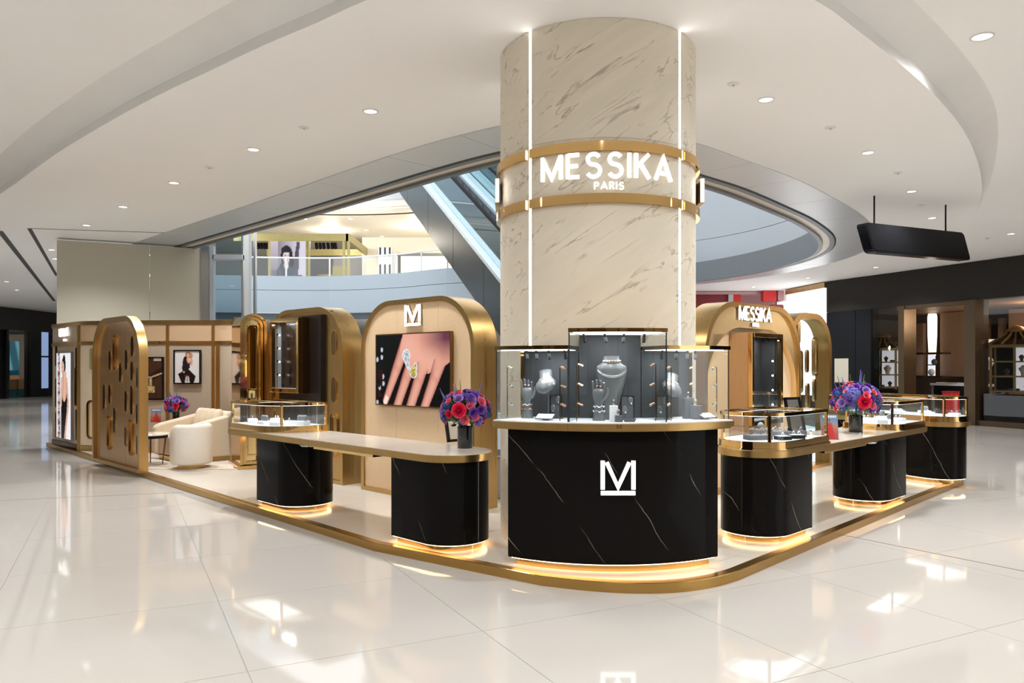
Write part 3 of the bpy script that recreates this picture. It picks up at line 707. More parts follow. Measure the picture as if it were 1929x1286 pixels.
def table_case(label, T, rz, poly, posts, z0=.712, h=.285, led='led_cool', e=2.0, bright='white_deck'):
    """low glass case standing on a table; poly = footprint in the table's frame, posts = corner indices"""
    t = thing('table_showcase', label, 'display case', (*T, P+z0), rz)
    MB().ring_z(inset(poly, -.012), inset(poly, .03), .0, .012).build('foot_band', 'gold_polished', t, ang=.4)
    MB().ring_z(poly, inset(poly, .03), .012, .062).build('base_band', 'gold_polished', t, ang=.4)
    MB().prism(inset(poly, .03), .02, .060).build('deck', bright, t, smooth=False)
    pi_ = inset(poly, .018); pj = inset(poly, .024); n = len(poly)
    for a, b in zip(posts, posts[1:]+[posts[0]+n]):
        ids = [k % n for k in range(a, b+1)]
        MB().ring_z([pi_[k] for k in ids], [pj[k] for k in ids], .0605, h-.026, closed=False).build('glass_pane', 'glass_clear', t, ang=.4)
    for k in posts:
        x, y = pj[k % n]; MB().box(x-.010, x+.010, y-.010, y+.010, .0605, h-.026).build('post', 'gold_polished', t, smooth=False)
    MB().ring_z(inset(poly, .010), inset(poly, .042), h-.026, h).build('top_band', 'gold_polished', t, ang=.4)
    MB().prism(inset(poly, .042), h-.010, h-.003).build('top_pane', 'glass_top', t, smooth=False)
    MB().ring_z(inset(poly, .030), inset(poly, .041), h-.030, h-.0265).build('light_strip', led, t, ang=.4)
    return t
HL_, HD_ = 3.49/2, .31
pL = rrect(-HL_+.015, -HL_+.99, -HD_+.012, HD_-.012, (.05, .46, .05, .05), 10)      # far end of the first table
table_case('low glass case at the end of the long table before the wall screen', LTC, -R45, pL, [5, 16, 27, 38])
pR1 = rrect(-HL_+.02, -HL_+1.02, -HD_+.012, HD_-.012, (.285, .05, .05, .285), 10)
table_case('low round-ended glass case holding rings and grey trays', RTC, R45, pR1, [5, 16, 27, 38])
pR2 = rrect(HL_-.90, HL_-.03, -HD_+.012, HD_-.012, (.2, .05, .05, .2), 10)
table_case('low glass case behind the black flower vase on the table', RTC, R45, pR2, [5, 16, 27, 38])
p3 = rrect(-.86, .86, -.295, .295, (.05, .28, .28, .05), 10)
table_case('long low glass case covering the table at the podium corner', T3, A3, p3, [5, 16, 27, 38])
for T, rz, x in ((LTC, -R45, -HL_+.48), (RTC, R45, -HL_+.52), (RTC, R45, HL_-.55), (T3, A3, -.4), (T3, A3, .4)):
    c = rot2((x, 0), rz, T); light('case_lamp', 'AREA', (c[0], c[1], P+.712+.25), 2.0, (.96, .98, 1), rot=(0, 0, rz), size=.7, sy=.4)

# ================================================================== ARCHES
def arch_frame(t, W, H, r, dep, fw=.05, m='gold_brushed', y0=0):
    MB().ring_y(arch(W, H, r, 0, 12), arch(W-2*fw, H-fw, r-fw*.8, .045, 12), y0, y0+dep).build('arch_frame', m, t, ang=.35)
AH = 2.04
# ---- arch with the screen
tvc = ((6.8-8.81)/2, (6.8+8.81)/2)
tva = thing('arch_partition', 'beige arched partition in a brushed gold frame carrying a wide screen', 'partition', (*tvc, P), -R45)
arch_frame(tva, 1.85, AH, .52, .30)
for x0, x1 in ((-.873, -.30), (-.297, .38), (.383, .873)):      # three fabric panels
    pl = [(min(max(px, x0), x1), pz) for px, pz in arch(1.746, AH-.05, .475, .045, 16)]
    MB().prism_y(pl, .018, .05).build('fabric_panel', 'beige_panel', tva, smooth=False)
MB().prism_y(arch(1.74, AH-.055, .47, .05, 12), .05, .28).build('core', 'wood_side', tva, ang=.4)
MB().box(.74, .83, .302, .306, .30, .42).build('socket_plate', 'tan', tva, smooth=False)
lg2 = thing('lit_logo', 'glowing white underlined letter M above the wall screen', 'sign', (*rot2((0, .018), -R45, tvc), 1.83), -R45)
sign(lg2, '#', .205, .028, lambda x: ((0, -.014, 0), (0, 0, 0)), dep=.015, sx=1.12, back=.012)
# ---- arch with the wall case
cac = ((6.8-11.92)/2, (6.8+11.92)/2)
ca = thing('arch_partition', 'brushed gold arched partition with a dark panel and wall case', 'partition', (*cac, P), -R45)
arch_frame(ca, 1.81, AH+.01, .55, .28)
for x0, x1 in ((-.855, -.62), (-.618, -.47), (-.468, .468), (.47, .60), (.602, .855)):
    pl = [(min(max(px, x0), x1), pz) for px, pz in arch(1.71, AH-.04, .50, .045, 24)]
    MB().prism_y(pl, .02, .07).build('metal_panel', 'gold_brushed', ca, smooth=False)
MB().prism_y(arch(1.70, AH-.05, .50, .05, 12), .07, .26).build('core', 'bronze', ca, ang=.4)
MB().box(-.46, .49, -.03, .022, .50, 1.955).build('dark_panel', 'black_stone', ca, smooth=False)
def cap_deco(t, x, z, w, h, ring=False, y=.0, m1='bronze', m2='gold_polished'):
    if ring:
        for k in range(3):
            MB().ring_y(capsule(x, z, w-k*.026, h-k*.026), capsule(x, z, w-.013-k*.026, h-.013-k*.026), y-.022+k*.005, y+.02).build('capsule_ring', m2, t, ang=.4)
    else:
        MB().ring_y(capsule(x, z, w, h), capsule(x, z, w-.010, h-.010), y-.010, y+.02).build('capsule_ring', m2, t, ang=.4)
        MB().prism_y(capsule(x, z, w-.010, h-.010), y-.008, y+.02).build('capsule_inlay', m1, t, ang=.4)
for x, z, h, rg in ((.70, 1.62, .30, 0), (.70, 1.08, .30, 0), (.71, .56, .52, 1), (-.66, 1.40, .30, 0), (-.72, .95, .30, 0), (-.62, .9, .42, 1)):
    cap_deco(ca, x, z, .11 if not rg else .15, h, rg, .02)
def wall_case(label, c, rz, x0, x1, z0, z1, y0, y1, inner, frame, shelf_m, flip=1, outer=None):
    t = thing('wall_case', label, 'display case', (*rot2((0, 0), rz, c), P), rz)
    f_ = .05
    for a_ in ((x0, x0+f_, z0, z1), (x1-f_, x1, z0, z1), (x0+f_, x1-f_, z0, z0+f_), (x0+f_, x1-f_, z1-f_, z1)):
        MB().box(a_[0], a_[1], y0-.02, y0+.03, a_[2], a_[3]).build('frame_bar', frame, t, smooth=False, bevel=.004)
    MB().box(x0+.01, x0+.03, y0+.03, y1, z0+.01, z1-.01).build('side_panel', inner, t, smooth=False)
    MB().box(x1-.03, x1-.01, y0+.03, y1, z0+.01, z1-.01).build('side_panel', inner, t, smooth=False)
    for xo in ((x0-.012, x0+.009), (x1-.009, x1+.012)): MB().box(*xo, y0+.03, y1, z0, z1).build('outer_side', outer, t, smooth=False)
    MB().box(x0+.03, x1-.03, y1-.02, y1, z0+.01, z1-.01).build('back_panel', shelf_m, t, smooth=False)
    MB().box(x0+.03, x1-.03, y0+.03, y1-.02, z0+.01, z0+.05).build('shelf', 'white_deck', t, smooth=False)
    MB().box(x0+.03, x1-.03, y0+.03, y1-.02, z1-.03, z1-.01).build('top_panel', inner, t, smooth=False)
    MB().box(x0+f_, x1-f_, y0+.0, y0+.006, z0+f_, z1-f_).build('glass_door', 'glass_clear', t, smooth=False)
    for k in range(3): spot_can(t, x0+f_+.06+k*(x1-x0-.2)/2.6, y0+.08, z1-.03, -.3, .4)
    xs = x0+.055 if flip > 0 else x1-.055
    st = MB().tube([(xs, y0+.05, z0+.05), (xs, y0+.05, z1-.03)], .004, 6).build('lamp_stalk', 'black_matte', t)
    for k in range(4):
        MB().tube([(xs, y0+.05, z0+.22+k*.165), (xs+flip*.035, y0+.06, z0+.21+k*.165)], .011, 8).build('lamp_head', 'black_matte', st)
        MB().ball((xs+flip*.04, y0+.06, z0+.209+k*.165), .0105, 8, 5).build('lamp_bulb', 'led_white', st)
    return t
wall_case('tall gold-framed wall case with pale grey lining on the dark panel', cac, -R45, -.47, .22, 1.03, 1.93, -.15, .02, 'grey_light_felt', 'gold_polished', 'grey_light_felt', outer='bronze')
MB().box(-.02, .14, -.03, -.026, 1.12, 1.80).build('inner_mirror', 'steel', bpy.data.objects['wall_case'], smooth=False)
light('case_lamp', 'AREA', (*rot2((-.12, -.06), -R45, cac), P+1.87), 2.2, (1, 1, 1), rot=(0, 0, -R45), size=.4, sy=.08)
# ---- mirrored arch with the lit name
rac = ((11.46-5.92)/2, (11.46+5.92)/2)
ra = thing('arch_partition', 'gold mirrored arched partition with lit letters and a recessed beige arch', 'partition', (*rac, P), R45)
arch_frame(ra, 2.23, AH+.01, .60, .30, fw=.055)
MB().ring_y(arch(2.12, AH-.045, .55, .045, 14), arch(2.118, 1.775, .74, .045, 14), .03, .10, closed=False).build('mirror_panel', 'gold_satin', ra, ang=.35)
for x0, x1 in ((-1.06, -.352), (-.35, .40), (.402, 1.06)):
    pl = [(min(max(px, x0), x1), pz) for px, pz in arch(2.12, 1.80, .72, .045, 20)]
    MB().prism_y(pl, .10, .14).build('fabric_panel', 'beige_panel', ra, smooth=False)
MB().prism_y(arch(2.10, AH-.05, .54, .05, 12), .14, .28).build('core', 'wood_side', ra, ang=.4)
MB().box(-.455, .285, -.14, .10, .02, .70).build('case_plinth', 'wood_side', ra, smooth=False)
wall_case('tall gold-framed wall case with dark lining inside the mirrored arch', rac, R45, -.445, .283, .705, 1.715, -.15, .095, 'grey_felt', 'gold_polished', 'grey_felt', flip=-1, outer='wood_side')
light('case_lamp', 'AREA', (*rot2((-.08, -.02), R45, rac), P+1.65), 2.0, (1, 1, 1), rot=(0, 0, R45), size=.4, sy=.08)
sg = thing('lit_sign', 'white lit letters on the gold mirrored arch', 'sign', (*rot2((-.03, .03), R45, rac), 1.90), R45)
sign(sg, 'MESSIKA', .155, .022, lambda x: ((x, -.02, .02), (0, 0, 0)), dep=.012, gap=.25, sx=.86, back=.012)
sign(sg, 'PARIS', .04, .008, lambda x: ((x, -.02, -.045), (0, 0, 0)), dep=.012, gap=.2, back=.012)
# ---- glass arch with gold capsules beside it
gac = ((13.92-6.13)/2, (13.92+6.13)/2)
ga = thing('arch_partition', 'clear glass arched partition with gold capsule inlays', 'partition', (*gac, P), R45)
arch_frame(ga, 1.32, AH, .5, .20, fw=.075)
MB().prism_y(arch(1.18, AH-.08, .43, .05, 12), .09, .098).build('glass_pane', 'glass_clear', ga, ang=.4)
for u_, v_, h_, rg in ((1516, 625, .30, 0), (1532, 680, .30, 0), (1546, 672, .52, 1), (1518, 700, .55, 1), (1533, 745, .32, 0), (1546, 735, .3, 0), (1506, 760, .3, 0), (1536, 835, .34, 1), (1520, 830, .3, 0)):
    kk = (u_-964.5)/FPX; Y = 6.13/(1-kk); xl = (kk*Y+Y-13.92)/math.sqrt(2); z = EYE-(v_-HZ)/FPX*Y-P
    cap_deco(ga, xl, z, .08 if not rg else .11, h_, rg, .08, 'gold_pale', 'gold_pale')
# ---- bronze screen arch of the lounge
sac = ((5.0-15.7)/2, (5.0+15.7)/2)
sa = thing('arch_screen', 'bronze glass arched screen dotted with capsules in a gold frame', 'screen', (*sac, P), -R45)
arch_frame(sa, 1.85, AH-.03, .55, .11, fw=.06)
for x0, x1 in ((-.86, -.32), (-.317, .30), (.303, .86)):
    pl = [(min(max(px, x0), x1), pz) for px, pz in arch(1.735, AH-.09, .49, .045, 20)]
    MB().prism_y(pl, .045, .062).build('bronze_pane', 'bronze_pane', sa, smooth=False)
for zx, zy, zh, rg in ((487, 335, 265, 1), (447, 398, 150, 0), (526, 487, 150, 0), (570, 392, 155, 0), (615, 290, 155, 0), (613, 478, 150, 0), (657, 528, 155, 0), (403, 673, 190, 0), (445, 652, 145, 0),
                       (567, 707, 160, 0), (610, 698, 220, 0), (655, 805, 155, 0), (481, 850, 195, 0), (442, 945, 260, 1), (565, 975, 150, 0), (608, 980, 275, 1), (655, 1040, 150, 0)):
    u_ = 90+zx/4.02; v_ = 580+zy/4.02; kk = (u_-964.5)/FPX; Y = 5.0/(1+kk); xl = -((Y-kk*Y)-15.7)/math.sqrt(2); z = EYE-(v_-HZ)/FPX*Y-P; h_ = zh/4.02/FPX*Y
    cap_deco(sa, xl, z, .085 if not rg else .12, h_, rg, .045, 'capsule_dark' if not rg else 'bronze')
# ---- slim polished arch closing the lounge
sm = thing('arch_partition', 'slim polished gold arch at the end of the lounge wall', 'partition', (-3.41, 10.16, P), D(28.7))
MB().ring_y(arch(.34, AH, .165, 0, 12), arch(.27, AH-.035, .13, .05, 12), 0, .68).build('arch_frame', 'gold_polished', sm, ang=.35)
MB().ring_y(arch(.255, AH-.04, .122, .055, 12), arch(.19, AH-.075, .09, .09, 12), .03, .66).build('inner_frame', 'gold_polished', sm, ang=.35)
MB().prism_y(arch(.18, AH-.08, .085, .095, 12), .10, .14).build('mirror_panel', 'gold_mirror', sm, ang=.4)
MB().ring_y(arch(.13, AH-.14, .06, .16, 12), arch(.10, AH-.16, .045, .18, 12), .07, .10).build('inner_ring', 'gold_polished', sm, ang=.4)
MB().box(-.21, .21, -.05, .70, 0, .045).build('plinth', 'gold_polished', sm, smooth=False)

# ================================================================== LOUNGE WALL
LW = [(-7.95, 13.32), (-6.93, 12.33), (-6.86, 12.285), (-6.70, 12.245), (-6.2, 12.10), (-5.37, 12.02), (-4.66, 12.02), (-4.45, 11.96), (-4.24, 11.78), (-4.10, 11.52), (-4.05, 11.26)]
lw = thing('wall_lounge', 'curved fabric lounge wall with gold rails', None, kind='structure')
def lwall(i0, i1, z0, z1, m_, name, o0=0.0, o1=.07):
    MB().sweep(LW[i0:i1+1], [(o0, z0), (o0, z1), (o1, z1), (o1, z0)]).build(name, m_, lw, ang=.5)
for i0, i1, m1, m2 in ((0, 1, 'taupe_fabric', 'taupe_fabric'), (1, 4, 'cream_panel', 'peach_panel'), (4, 5, 'taupe_fabric', 'peach_panel'), (5, 6, 'taupe_fabric', 'peach_panel'), (6, 10, 'taupe_fabric', 'peach_panel')):
    lwall(i0, i1, P+.09, 1.745, m1, 'fabric_panel'); lwall(i0, i1, 1.80, 2.06, m2, 'header_panel')
    lwall(i0, i1, P, P+.085, 'gold_brushed' if i0 else 'bronze_dark', 'skirting', -.012, .07)
lwall(0, 10, 1.745, 1.80, 'gold_brushed', 'gold_rail', -.018, .07); lwall(0, 10, 2.06, 2.125, 'gold_brushed', 'gold_rail', -.018, .09)
for i in (1, 5, 6):
    x, y = LW[i]; MB().box(x-.022, x+.022, y-.03, y+.05, P, 2.06).build('gold_post', 'gold_brushed', lw, smooth=False)
x, y = -4.58, 12.01; MB().box(x-.03, x+.03, y-.035, y+.05, P, 1.745).build('gold_post', 'gold_brushed', lw, smooth=False)
def lwl(u_, v_, off=0.0):                 # a point of the lounge wall's end face -> its local frame
    kk = (u_-964.5)/FPX; t_ = (6.93+kk*12.33)/( -.9-kk*.87) if False else (-6.93-kk*12.33)/(1.02+kk*.99); return t_*math.hypot(1.02, .99), EYE-(v_-HZ)/FPX*(12.33+.99*t_)
ean = math.atan2(-.99, 1.02)
ed = thing('capsule_inlays', None, None, (-6.93, 12.33, P), ean); ed.parent = lw
for u_, v_, h_, rg in ((107, 668, .4, 0), (107, 740, .5, 0), (107, 800, .45, 0), (145, 675, .36, 0), (145, 728, .62, 1), (145, 800, .5, 0)):
    x_, z_ = lwl(u_, v_); cap_deco(ed, -x_, z_-P, .085, h_, rg, -.004, 'bronze_dark', 'bronze')
ed2 = thing('capsule_inlays', None, None, (-6.86, 12.285, P), D(-14)); ed2.parent = lw
cap_deco(ed2, .20, 1.46, .10, .36, 0, -.012, 'khaki_gold', 'cream_panel'); cap_deco(ed2, .19, .50, .16, .62, 1, -.012)
sg3 = thing('lit_sign', 'small white lit letters on the lounge wall header', 'sign', (-6.93, 12.33, 1.85), ean)
sign(sg3, 'MESSIKA', .125, .022, lambda x: ((-.66+x, -.02, .055), (0, 0, 0)), dep=.03, gap=.2, sx=.72)
sign(sg3, 'PARIS', .035, .009, lambda x: ((-.60+x, -.02, -.03), (0, 0, 0)), dep=.03, gap=.2)
# ================================================================== PICTURES (flat print: posters, screens)
def picture(name, parent, w, h, nx, ny, fn, m='print', loc=(0, 0, 0), rot=(0, 0, 0)):
    """upright print in the xz plane, lower left corner at the origin, colour per vertex from fn(x, y) in 0..1"""
    vs = [(w*i/nx, 0, h*j/ny) for j in range(ny+1) for i in range(nx+1)]
    fs = [(j*(nx+1)+i, j*(nx+1)+i+1, (j+1)*(nx+1)+i+1, (j+1)*(nx+1)+i) for j in range(ny) for i in range(nx)]
    me = bpy.data.meshes.new(name); me.from_pydata(vs, [], fs); me.materials.append(M(m))
    ca_ = me.color_attributes.new('Col', 'FLOAT_COLOR', 'POINT')
    buf = []
    for j in range(ny+1):
        for i in range(nx+1):
            r, g, b = fn(i/nx, j/ny); buf += [max(0, r), max(0, g), max(0, b), 1]
    ca_.data.foreach_set('color', buf)
    o = bpy.data.objects.new(name, me); COL.objects.link(o); o.parent = parent; o.location = loc; o.rotation_euler = rot; return o
def lin(r, g, b): return tuple((c/255)**2.2 for c in (r, g, b))
def mixc(a, b, t): t = min(1, max(0, t)); return tuple(a[k]+(b[k]-a[k])*t for k in range(3))
def seg(x, y, a, b, ra, rb):
    """signed distance to a tapering capsule, and the side (-1..1) across it"""
    dx, dy = b[0]-a[0], b[1]-a[1]; L2 = dx*dx+dy*dy; t = min(1, max(0, ((x-a[0])*dx+(y-a[1])*dy)/L2)); r = ra+(rb-ra)*t
    px, py = x-a[0]-dx*t, y-a[1]-dy*t; d = math.hypot(px, py); sd = (px*dy-py*dx)/math.sqrt(L2)/max(r, 1e-6)
    return d-r, sd, t
def inpoly(x, y, P_): return inside((x, y), P_)
def figure(x, y, shapes, bg):
    c = bg(x, y)
    for kind, *a in shapes:
        if kind == 'p':
            if inpoly(x, y, a[0]): c = a[1]
        elif kind == 'c':
            d, s_, t = seg(x, y, a[0], a[1], a[2], a[3])
            if d < 0: c = mixc(a[4], tuple(q*.55 for q in a[4]), max(0, s_*.9))
        elif kind == 'e':
            q = ((x-a[0])/a[2])**2+((y-a[1])/a[3])**2
            if q < 1: c = mixc(a[4], tuple(v*.7 for v in a[4]), q*q)
    return c
def hsh(i, j): v = math.sin(i*127.1+j*311.7)*43758.5453; return v-math.floor(v)

# ================================================================== SHOPS BEYOND
Wa, Wd, Wn = (9.3, 22.76), (.364, -.9314), (.9314, .364)
WR = math.atan2(Wd[1], Wd[0])
def rs(u, t):
    k = (u-964.5)/FPX; s_ = (22.76*k-9.3+t*(.364*k-.9314))/(.364+.9314*k); return s_, 22.76-.9314*s_+.364*t
def rz_(u, v, t): return EYE-(v-HZ)/FPX*rs(u, t)[1]
def bx(parent, name, m, u0, u1, z0, z1, t0, t1, **k):
    a, b = rs(u0, t0)[0], rs(u1, t0)[0]; return MB().box(a, b, t0, t1, z0, z1).build(name, m, parent, smooth=False, **k)
wr = thing('wall_right', 'dark brown boutique front with tall bronze-framed openings', None, (*Wa, 0), WR, kind='structure')
MB().box(0, 24, 0, .35, 2.98, ZC-.01).build('header', 'shop_dark', wr, smooth=False)
bx(wr, 'bronze_panel', 'shop_black', 1557, 1611, 0, 2.975, 0, .3); bx(wr, 'bronze_panel', 'shop_black', 1612, 1640, 0, 2.975, 0, .3)
bx(wr, 'pilaster', 'shop_bronze', 1692, 1703, 0, 2.98, -.08, .35); bx(wr, 'pilaster', 'shop_bronze', 1816, 1837, 0, 2.98, -.10, .35)
MB().box(rs(1692, 0)[0], rs(1820, 0)[0], -.05, .1, 2.88, 2.98).build('door_head', 'shop_bronze', wr, smooth=False)
MB().box(rs(1837, 0)[0], 20, -.04, .1, 0, .12).build('sill', 'shop_bronze', wr, smooth=False)
MB().box(rs(1837, 0)[0], 20, .04, .055, .12, 2.98).build('pane', 'glass_shop', wr, smooth=False)
MB().box(rs(1640, 0)[0], rs(1692, 0)[0], .04, .055, 0, 2.98).build('pane', 'glass_shop', wr, smooth=False)
MB().box(9, 9.2, -.08, .3, 0, 2.98).build('pilaster', 'shop_bronze', wr, smooth=False); MB().box(13, 24, -.06, .3, 0, 2.98).build('bronze_panel', 'shop_black', wr, smooth=False)
MB().box(0, 24, 5.5, 5.7, 0, 3.2).build('rear_wall', 'shop_interior', wr, smooth=False)
MB().box(0, 24, .35, 5.5, 2.98, 3.1).build('inner_ceiling', 'shop_brown', wr, smooth=False)
MB().box(0, .1, .35, 5.5, 0, 3).build('inner_side', 'shop_interior', wr, smooth=False)
for u0, u1, t_, z1 in ((1658, 1666, 3.6, 2.9), (1672, 1683, 3.6, 2.9), (1707, 1722, 3.2, 2.7), (1725, 1739, 3.2, 2.7), (1771, 1818, 3.0, 2.95), (1900, 1985, 3.4, 2.95), (1841, 1850, 4.5, 2.8), (1856, 1862, 4.5, 2.8), (1880, 1890, 4.5, 2.8)):
    bx(wr, 'wood_panel', 'shop_brown', u0, u1, 1.1 if t_ < 3.3 else 0, z1, t_, t_+.12)
tb = thing('wall_lamp', 'tall glowing tapered lamp inside the dark boutique', 'lamp', (*Wa, 0), WR)
s_, Y_ = rs(1754, 2.9); MB().lathe([(.05, 1.60), (.10, 1.75), (.125, 2.3), (.13, 2.85), (.11, 2.95)], 16, (s_, 2.95, 0)).build('shade', 'shop_glow', tb)
MB().lathe([(.055, 1.52), (.06, 1.60)], 12, (s_, 2.95, 0)).build('finial', 'cage_gold', tb)
for u0, u1, lab in ((1707, 1738, 'white-lit display niche on the brown wall of the dark boutique'), (1748, 1771, 'white-lit display niche under the glowing tapered lamp')):
    t = thing('display_niche', lab, 'display case', (*Wa, 0), WR)
    for z0, z1 in ((1.12, 1.42), (1.45, 1.74)):
        bx(t, 'baked_lit_back', 'shop_white_glow', u0, u0+(u1-u0)*.55, z0, z1, 2.8, 2.83)  # backing glows by itself, display lighting put into its material
    bx(t, 'frame', 'shop_bronze', u0-1, u1+1, 1.06, 1.12, 2.5, 2.9); bx(t, 'frame', 'shop_bronze', u0-1, u1+1, 1.74, 1.80, 2.5, 2.9)
    s0 = rs((u0+u1)/2-6, 2.6)[0]
    MB().ball((s0, 2.62, 1.22), .10, 10, 7, (1, .7, 1)).build('bust', 'white_card', t); MB().ball((s0+.1, 2.62, 1.52), .09, 10, 7, (1, .7, 1)).build('bust', 'grey_stand', t)
t = thing('boutique_table', 'dark boutique table with pale top behind the glass front', 'table', (*Wa, 0), WR)
a, b = rs(1752, 2.0)[0], rs(1858, 2.0)[0]
MB().box(a, b, 2.0, 2.7, .86, .92).build('table_top', 'white_deck', t, smooth=False); MB().box(a+.05, b-.05, 2.05, 2.65, .62, .86).build('drawer_box', 'shop_black', t, smooth=False)
for x_ in (a+.02, b-.08):
    for y_ in (2.03, 2.62): MB().box(x_, x_+.06, y_, y_+.06, 0, .86).build('leg', 'shop_grey', t, smooth=False)
for u_, w_ in ((1768, .2), (1788, .2), (1808, .18)):
    s_ = rs(u_, 2.3)[0]; tag(MB().box(s_, s_+w_, 2.2, 2.45, .921, .945).build('catalogue', 'white_card', smooth=False, bevel=.004), 'white catalogue lying on the dark boutique table', 'book', 'catalogues on the boutique table')
for o in [x for x in COL.objects if x.name.startswith('catalogue')]: o.location = (*Wa, 0); o.rotation_euler = (0, 0, WR)
s_ = rs(1791, 1.3)[0]
rb = thing('waste_bin', 'tall red bin standing inside the dark boutique', 'bin', (Wa[0]+Wd[0]*s_+Wn[0]*1.3, Wa[1]+Wd[1]*s_+Wn[1]*1.3, 0), WR)
MB().prism(rrect(-.16, .16, -.14, .14, .03), .02, .70).build('body', 'red', rb); MB().prism(rrect(-.17, .17, -.15, .15, .03), .70, .74).build('lid', 'red_dark', rb); MB().prism(rrect(-.15, .15, -.13, .13, .03), 0, .02).build('base', 'black_matte', rb)
def cage(label, u_, t_, W_=.86):
    s_, Y_ = rs(u_, t_); c = (Wa[0]+Wd[0]*s_+Wn[0]*t_, Wa[1]+Wd[1]*s_+Wn[1]*t_)
    pl = thing('display_plinth', label.replace('gilded pagoda-roofed vitrine', 'dark plinth under the gilded vitrine'), 'plinth', (*c, 0), WR+.5)
    MB().prism(rrect(-W_/2-.1, W_/2+.1, -.45, .45, .02), .06, .72).build('body', 'black_matte', pl, smooth=False); MB().prism(rrect(-W_/2-.05, W_/2+.05, -.4, .4, .02), 0, .06).build('base', 'shop_bronze', pl, smooth=False)
    t = thing('vitrine', label, 'display case', (*c, .72), WR+.5); h = W_/2; dp = .33
    for x_ in (-h, 0, h):
        for y_ in (-dp, dp): MB().box(x_-.025, x_+.025, y_-.025, y_+.025, .07, 1.13).build('post', 'cage_gold', t, smooth=False)
    for z_ in (.07, .42, .77): MB().box(-h, h, -dp, dp, z_, z_+.035).build('shelf', 'cage_gold', t, smooth=False)
    for x_ in (-h, h):
        for y_ in (-dp, dp): MB().ball((x_, y_, .046), .045, 8, 6).build('foot', 'cage_gold', t)
    MB().box(-.08, h-.03, dp-.06, dp-.03, .11, 1.12).build('baked_lit_back', 'shop_white_glow', t, smooth=False); MB().box(-h+.03, -.08, dp-.06, dp-.03, .11, 1.12).build('dark_back', 'shop_black', t, smooth=False)  # white half carries its display light as self-glow
    MB().box(-h-.04, h+.04, -dp-.04, dp+.04, 1.13, 1.19).build('cornice', 'cage_gold', t, smooth=False)
    prof = [(1.0, 1.19), (.78, 1.27), (.55, 1.34), (.38, 1.43), (.32, 1.50)]
    mb = MB(); n = len(prof); vs = []
    for k_, z_ in prof: vs += [(-(h+.04)*k_, -(dp+.04)*k_, z_), ((h+.04)*k_, -(dp+.04)*k_, z_), ((h+.04)*k_, (dp+.04)*k_, z_), (-(h+.04)*k_, (dp+.04)*k_, z_)]
    mb.add(vs, [(q*4+i, q*4+(i+1) % 4, q*4+4+(i+1) % 4, q*4+4+i) for q in range(n-1) for i in range(4)]); mb.build('pagoda_roof', 'shop_bronze', t, smooth=False)
    for x0 in (-1, -.5, 0, .5, 1):
        MB().tube([(x0*(h+.04)*k_, -(dp+.05)*k_, z_+.012) for k_, z_ in prof], .03, 6).build('roof_rib', 'cage_gold', t)
    MB().lathe([(.20, 1.49), (.22, 1.53), (.17, 1.57), (.11, 1.62), (.0001, 1.66)], 12).build('finial', 'cage_gold', t)
    for z_, x_, k_ in ((.455, .14, 1.0), (.455, -.2, .7), (.105, .2, .6), (.805, .1, .6)):
        vs = []
        for zz, rx, ry in ((0, .05, .045), (.08, .06, .045), (.15, .10, .06), (.19, .10, .06), (.21, .05, .045), (.25, .045, .04)): vs += [(x_+rx*k_*math.cos(q*PI/6), ry*k_*math.sin(q*PI/6), z_+zz*k_) for q in range(12)]
        MB().add(vs, [(q*12+i, q*12+(i+1) % 12, q*12+12+(i+1) % 12, q*12+12+i) for q in range(5) for i in range(12)]+[tuple(range(60, 72))]).build('bust', 'white_card' if k_ == 1 else 'grey_stand', t)
    for z_, x_ in ((.105, -.12), (.105, .02), (.805, .28)): MB().box(x_-.05, x_+.05, -.12, -.02, z_, z_+.05).build('jewel_box', 'grey_stand', t, smooth=False)
    return t
cage('gilded pagoda-roofed vitrine beside the dark boutique door', 1662, .75); cage('gilded pagoda-roofed vitrine behind the wide boutique window', 1915, .8, .95)
t = thing('flower_arrangement', 'white blossom arrangement with green leaves inside the dark boutique', 'flowers', (*Wa, 0), WR); s_ = rs(1852, 2.3)[0]
for k in range(16): MB().ball((s_+random.uniform(-.3, .3), 2.3+random.uniform(-.15, .15), 1.40+random.uniform(-.14, .2)), random.uniform(.07, .12), 8, 6).build('blossom', 'white_card', t)
for k in range(5): MB().ball((s_-.25+random.uniform(-.1, .15), 2.25, 1.3+random.uniform(-.05, .1)), .08, 7, 5, (1, 1, .6)).build('leaf_clump', 'green', t)
MB().lathe([(.08, .92), (.12, 1.0), (.10, 1.25)], 14, (s_, 2.3, 0)).build('bowl', 'cage_gold', t)
for u_, z_ in ((1848, 2.05), (1866, 2.0)):
    s_ = rs(u_, 4.2)[0]; t = thing('lantern', 'small glowing lantern shelf at the back of the dark boutique', 'lamp', (*Wa, 0), WR, 'lanterns at the back of the boutique')
    MB().box(s_-.10, s_+.10, 4.1, 4.3, z_, z_+.18).build('shade', 'upper_glow', t, smooth=False, bevel=.02); MB().box(s_-.11, s_+.11, 4.1, 4.3, z_-.03, z_).build('base', 'cage_gold', t, smooth=False)
nt_ = thing('pale_niche', 'small window with painted-in light in the black boutique panel', 'display case', (*Wa, 0), WR)
bx(nt_, 'baked_lit_back', 'wall_beige', 1572, 1598, rz_(1585, 720, 0), rz_(1585, 675, 0), -.012, -.004)  # pale beige stands in for the window's light, nothing shines here
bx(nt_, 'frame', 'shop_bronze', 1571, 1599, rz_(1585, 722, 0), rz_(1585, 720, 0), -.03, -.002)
for s_, t_ in ((5, 2), (9, 2), (11, 2)): light('boutique_lamp', 'POINT', (Wa[0]+Wd[0]*s_+Wn[0]*t_, Wa[1]+Wd[1]*s_+Wn[1]*t_, 2.7), 130, (1, .8, .6), size=.15)
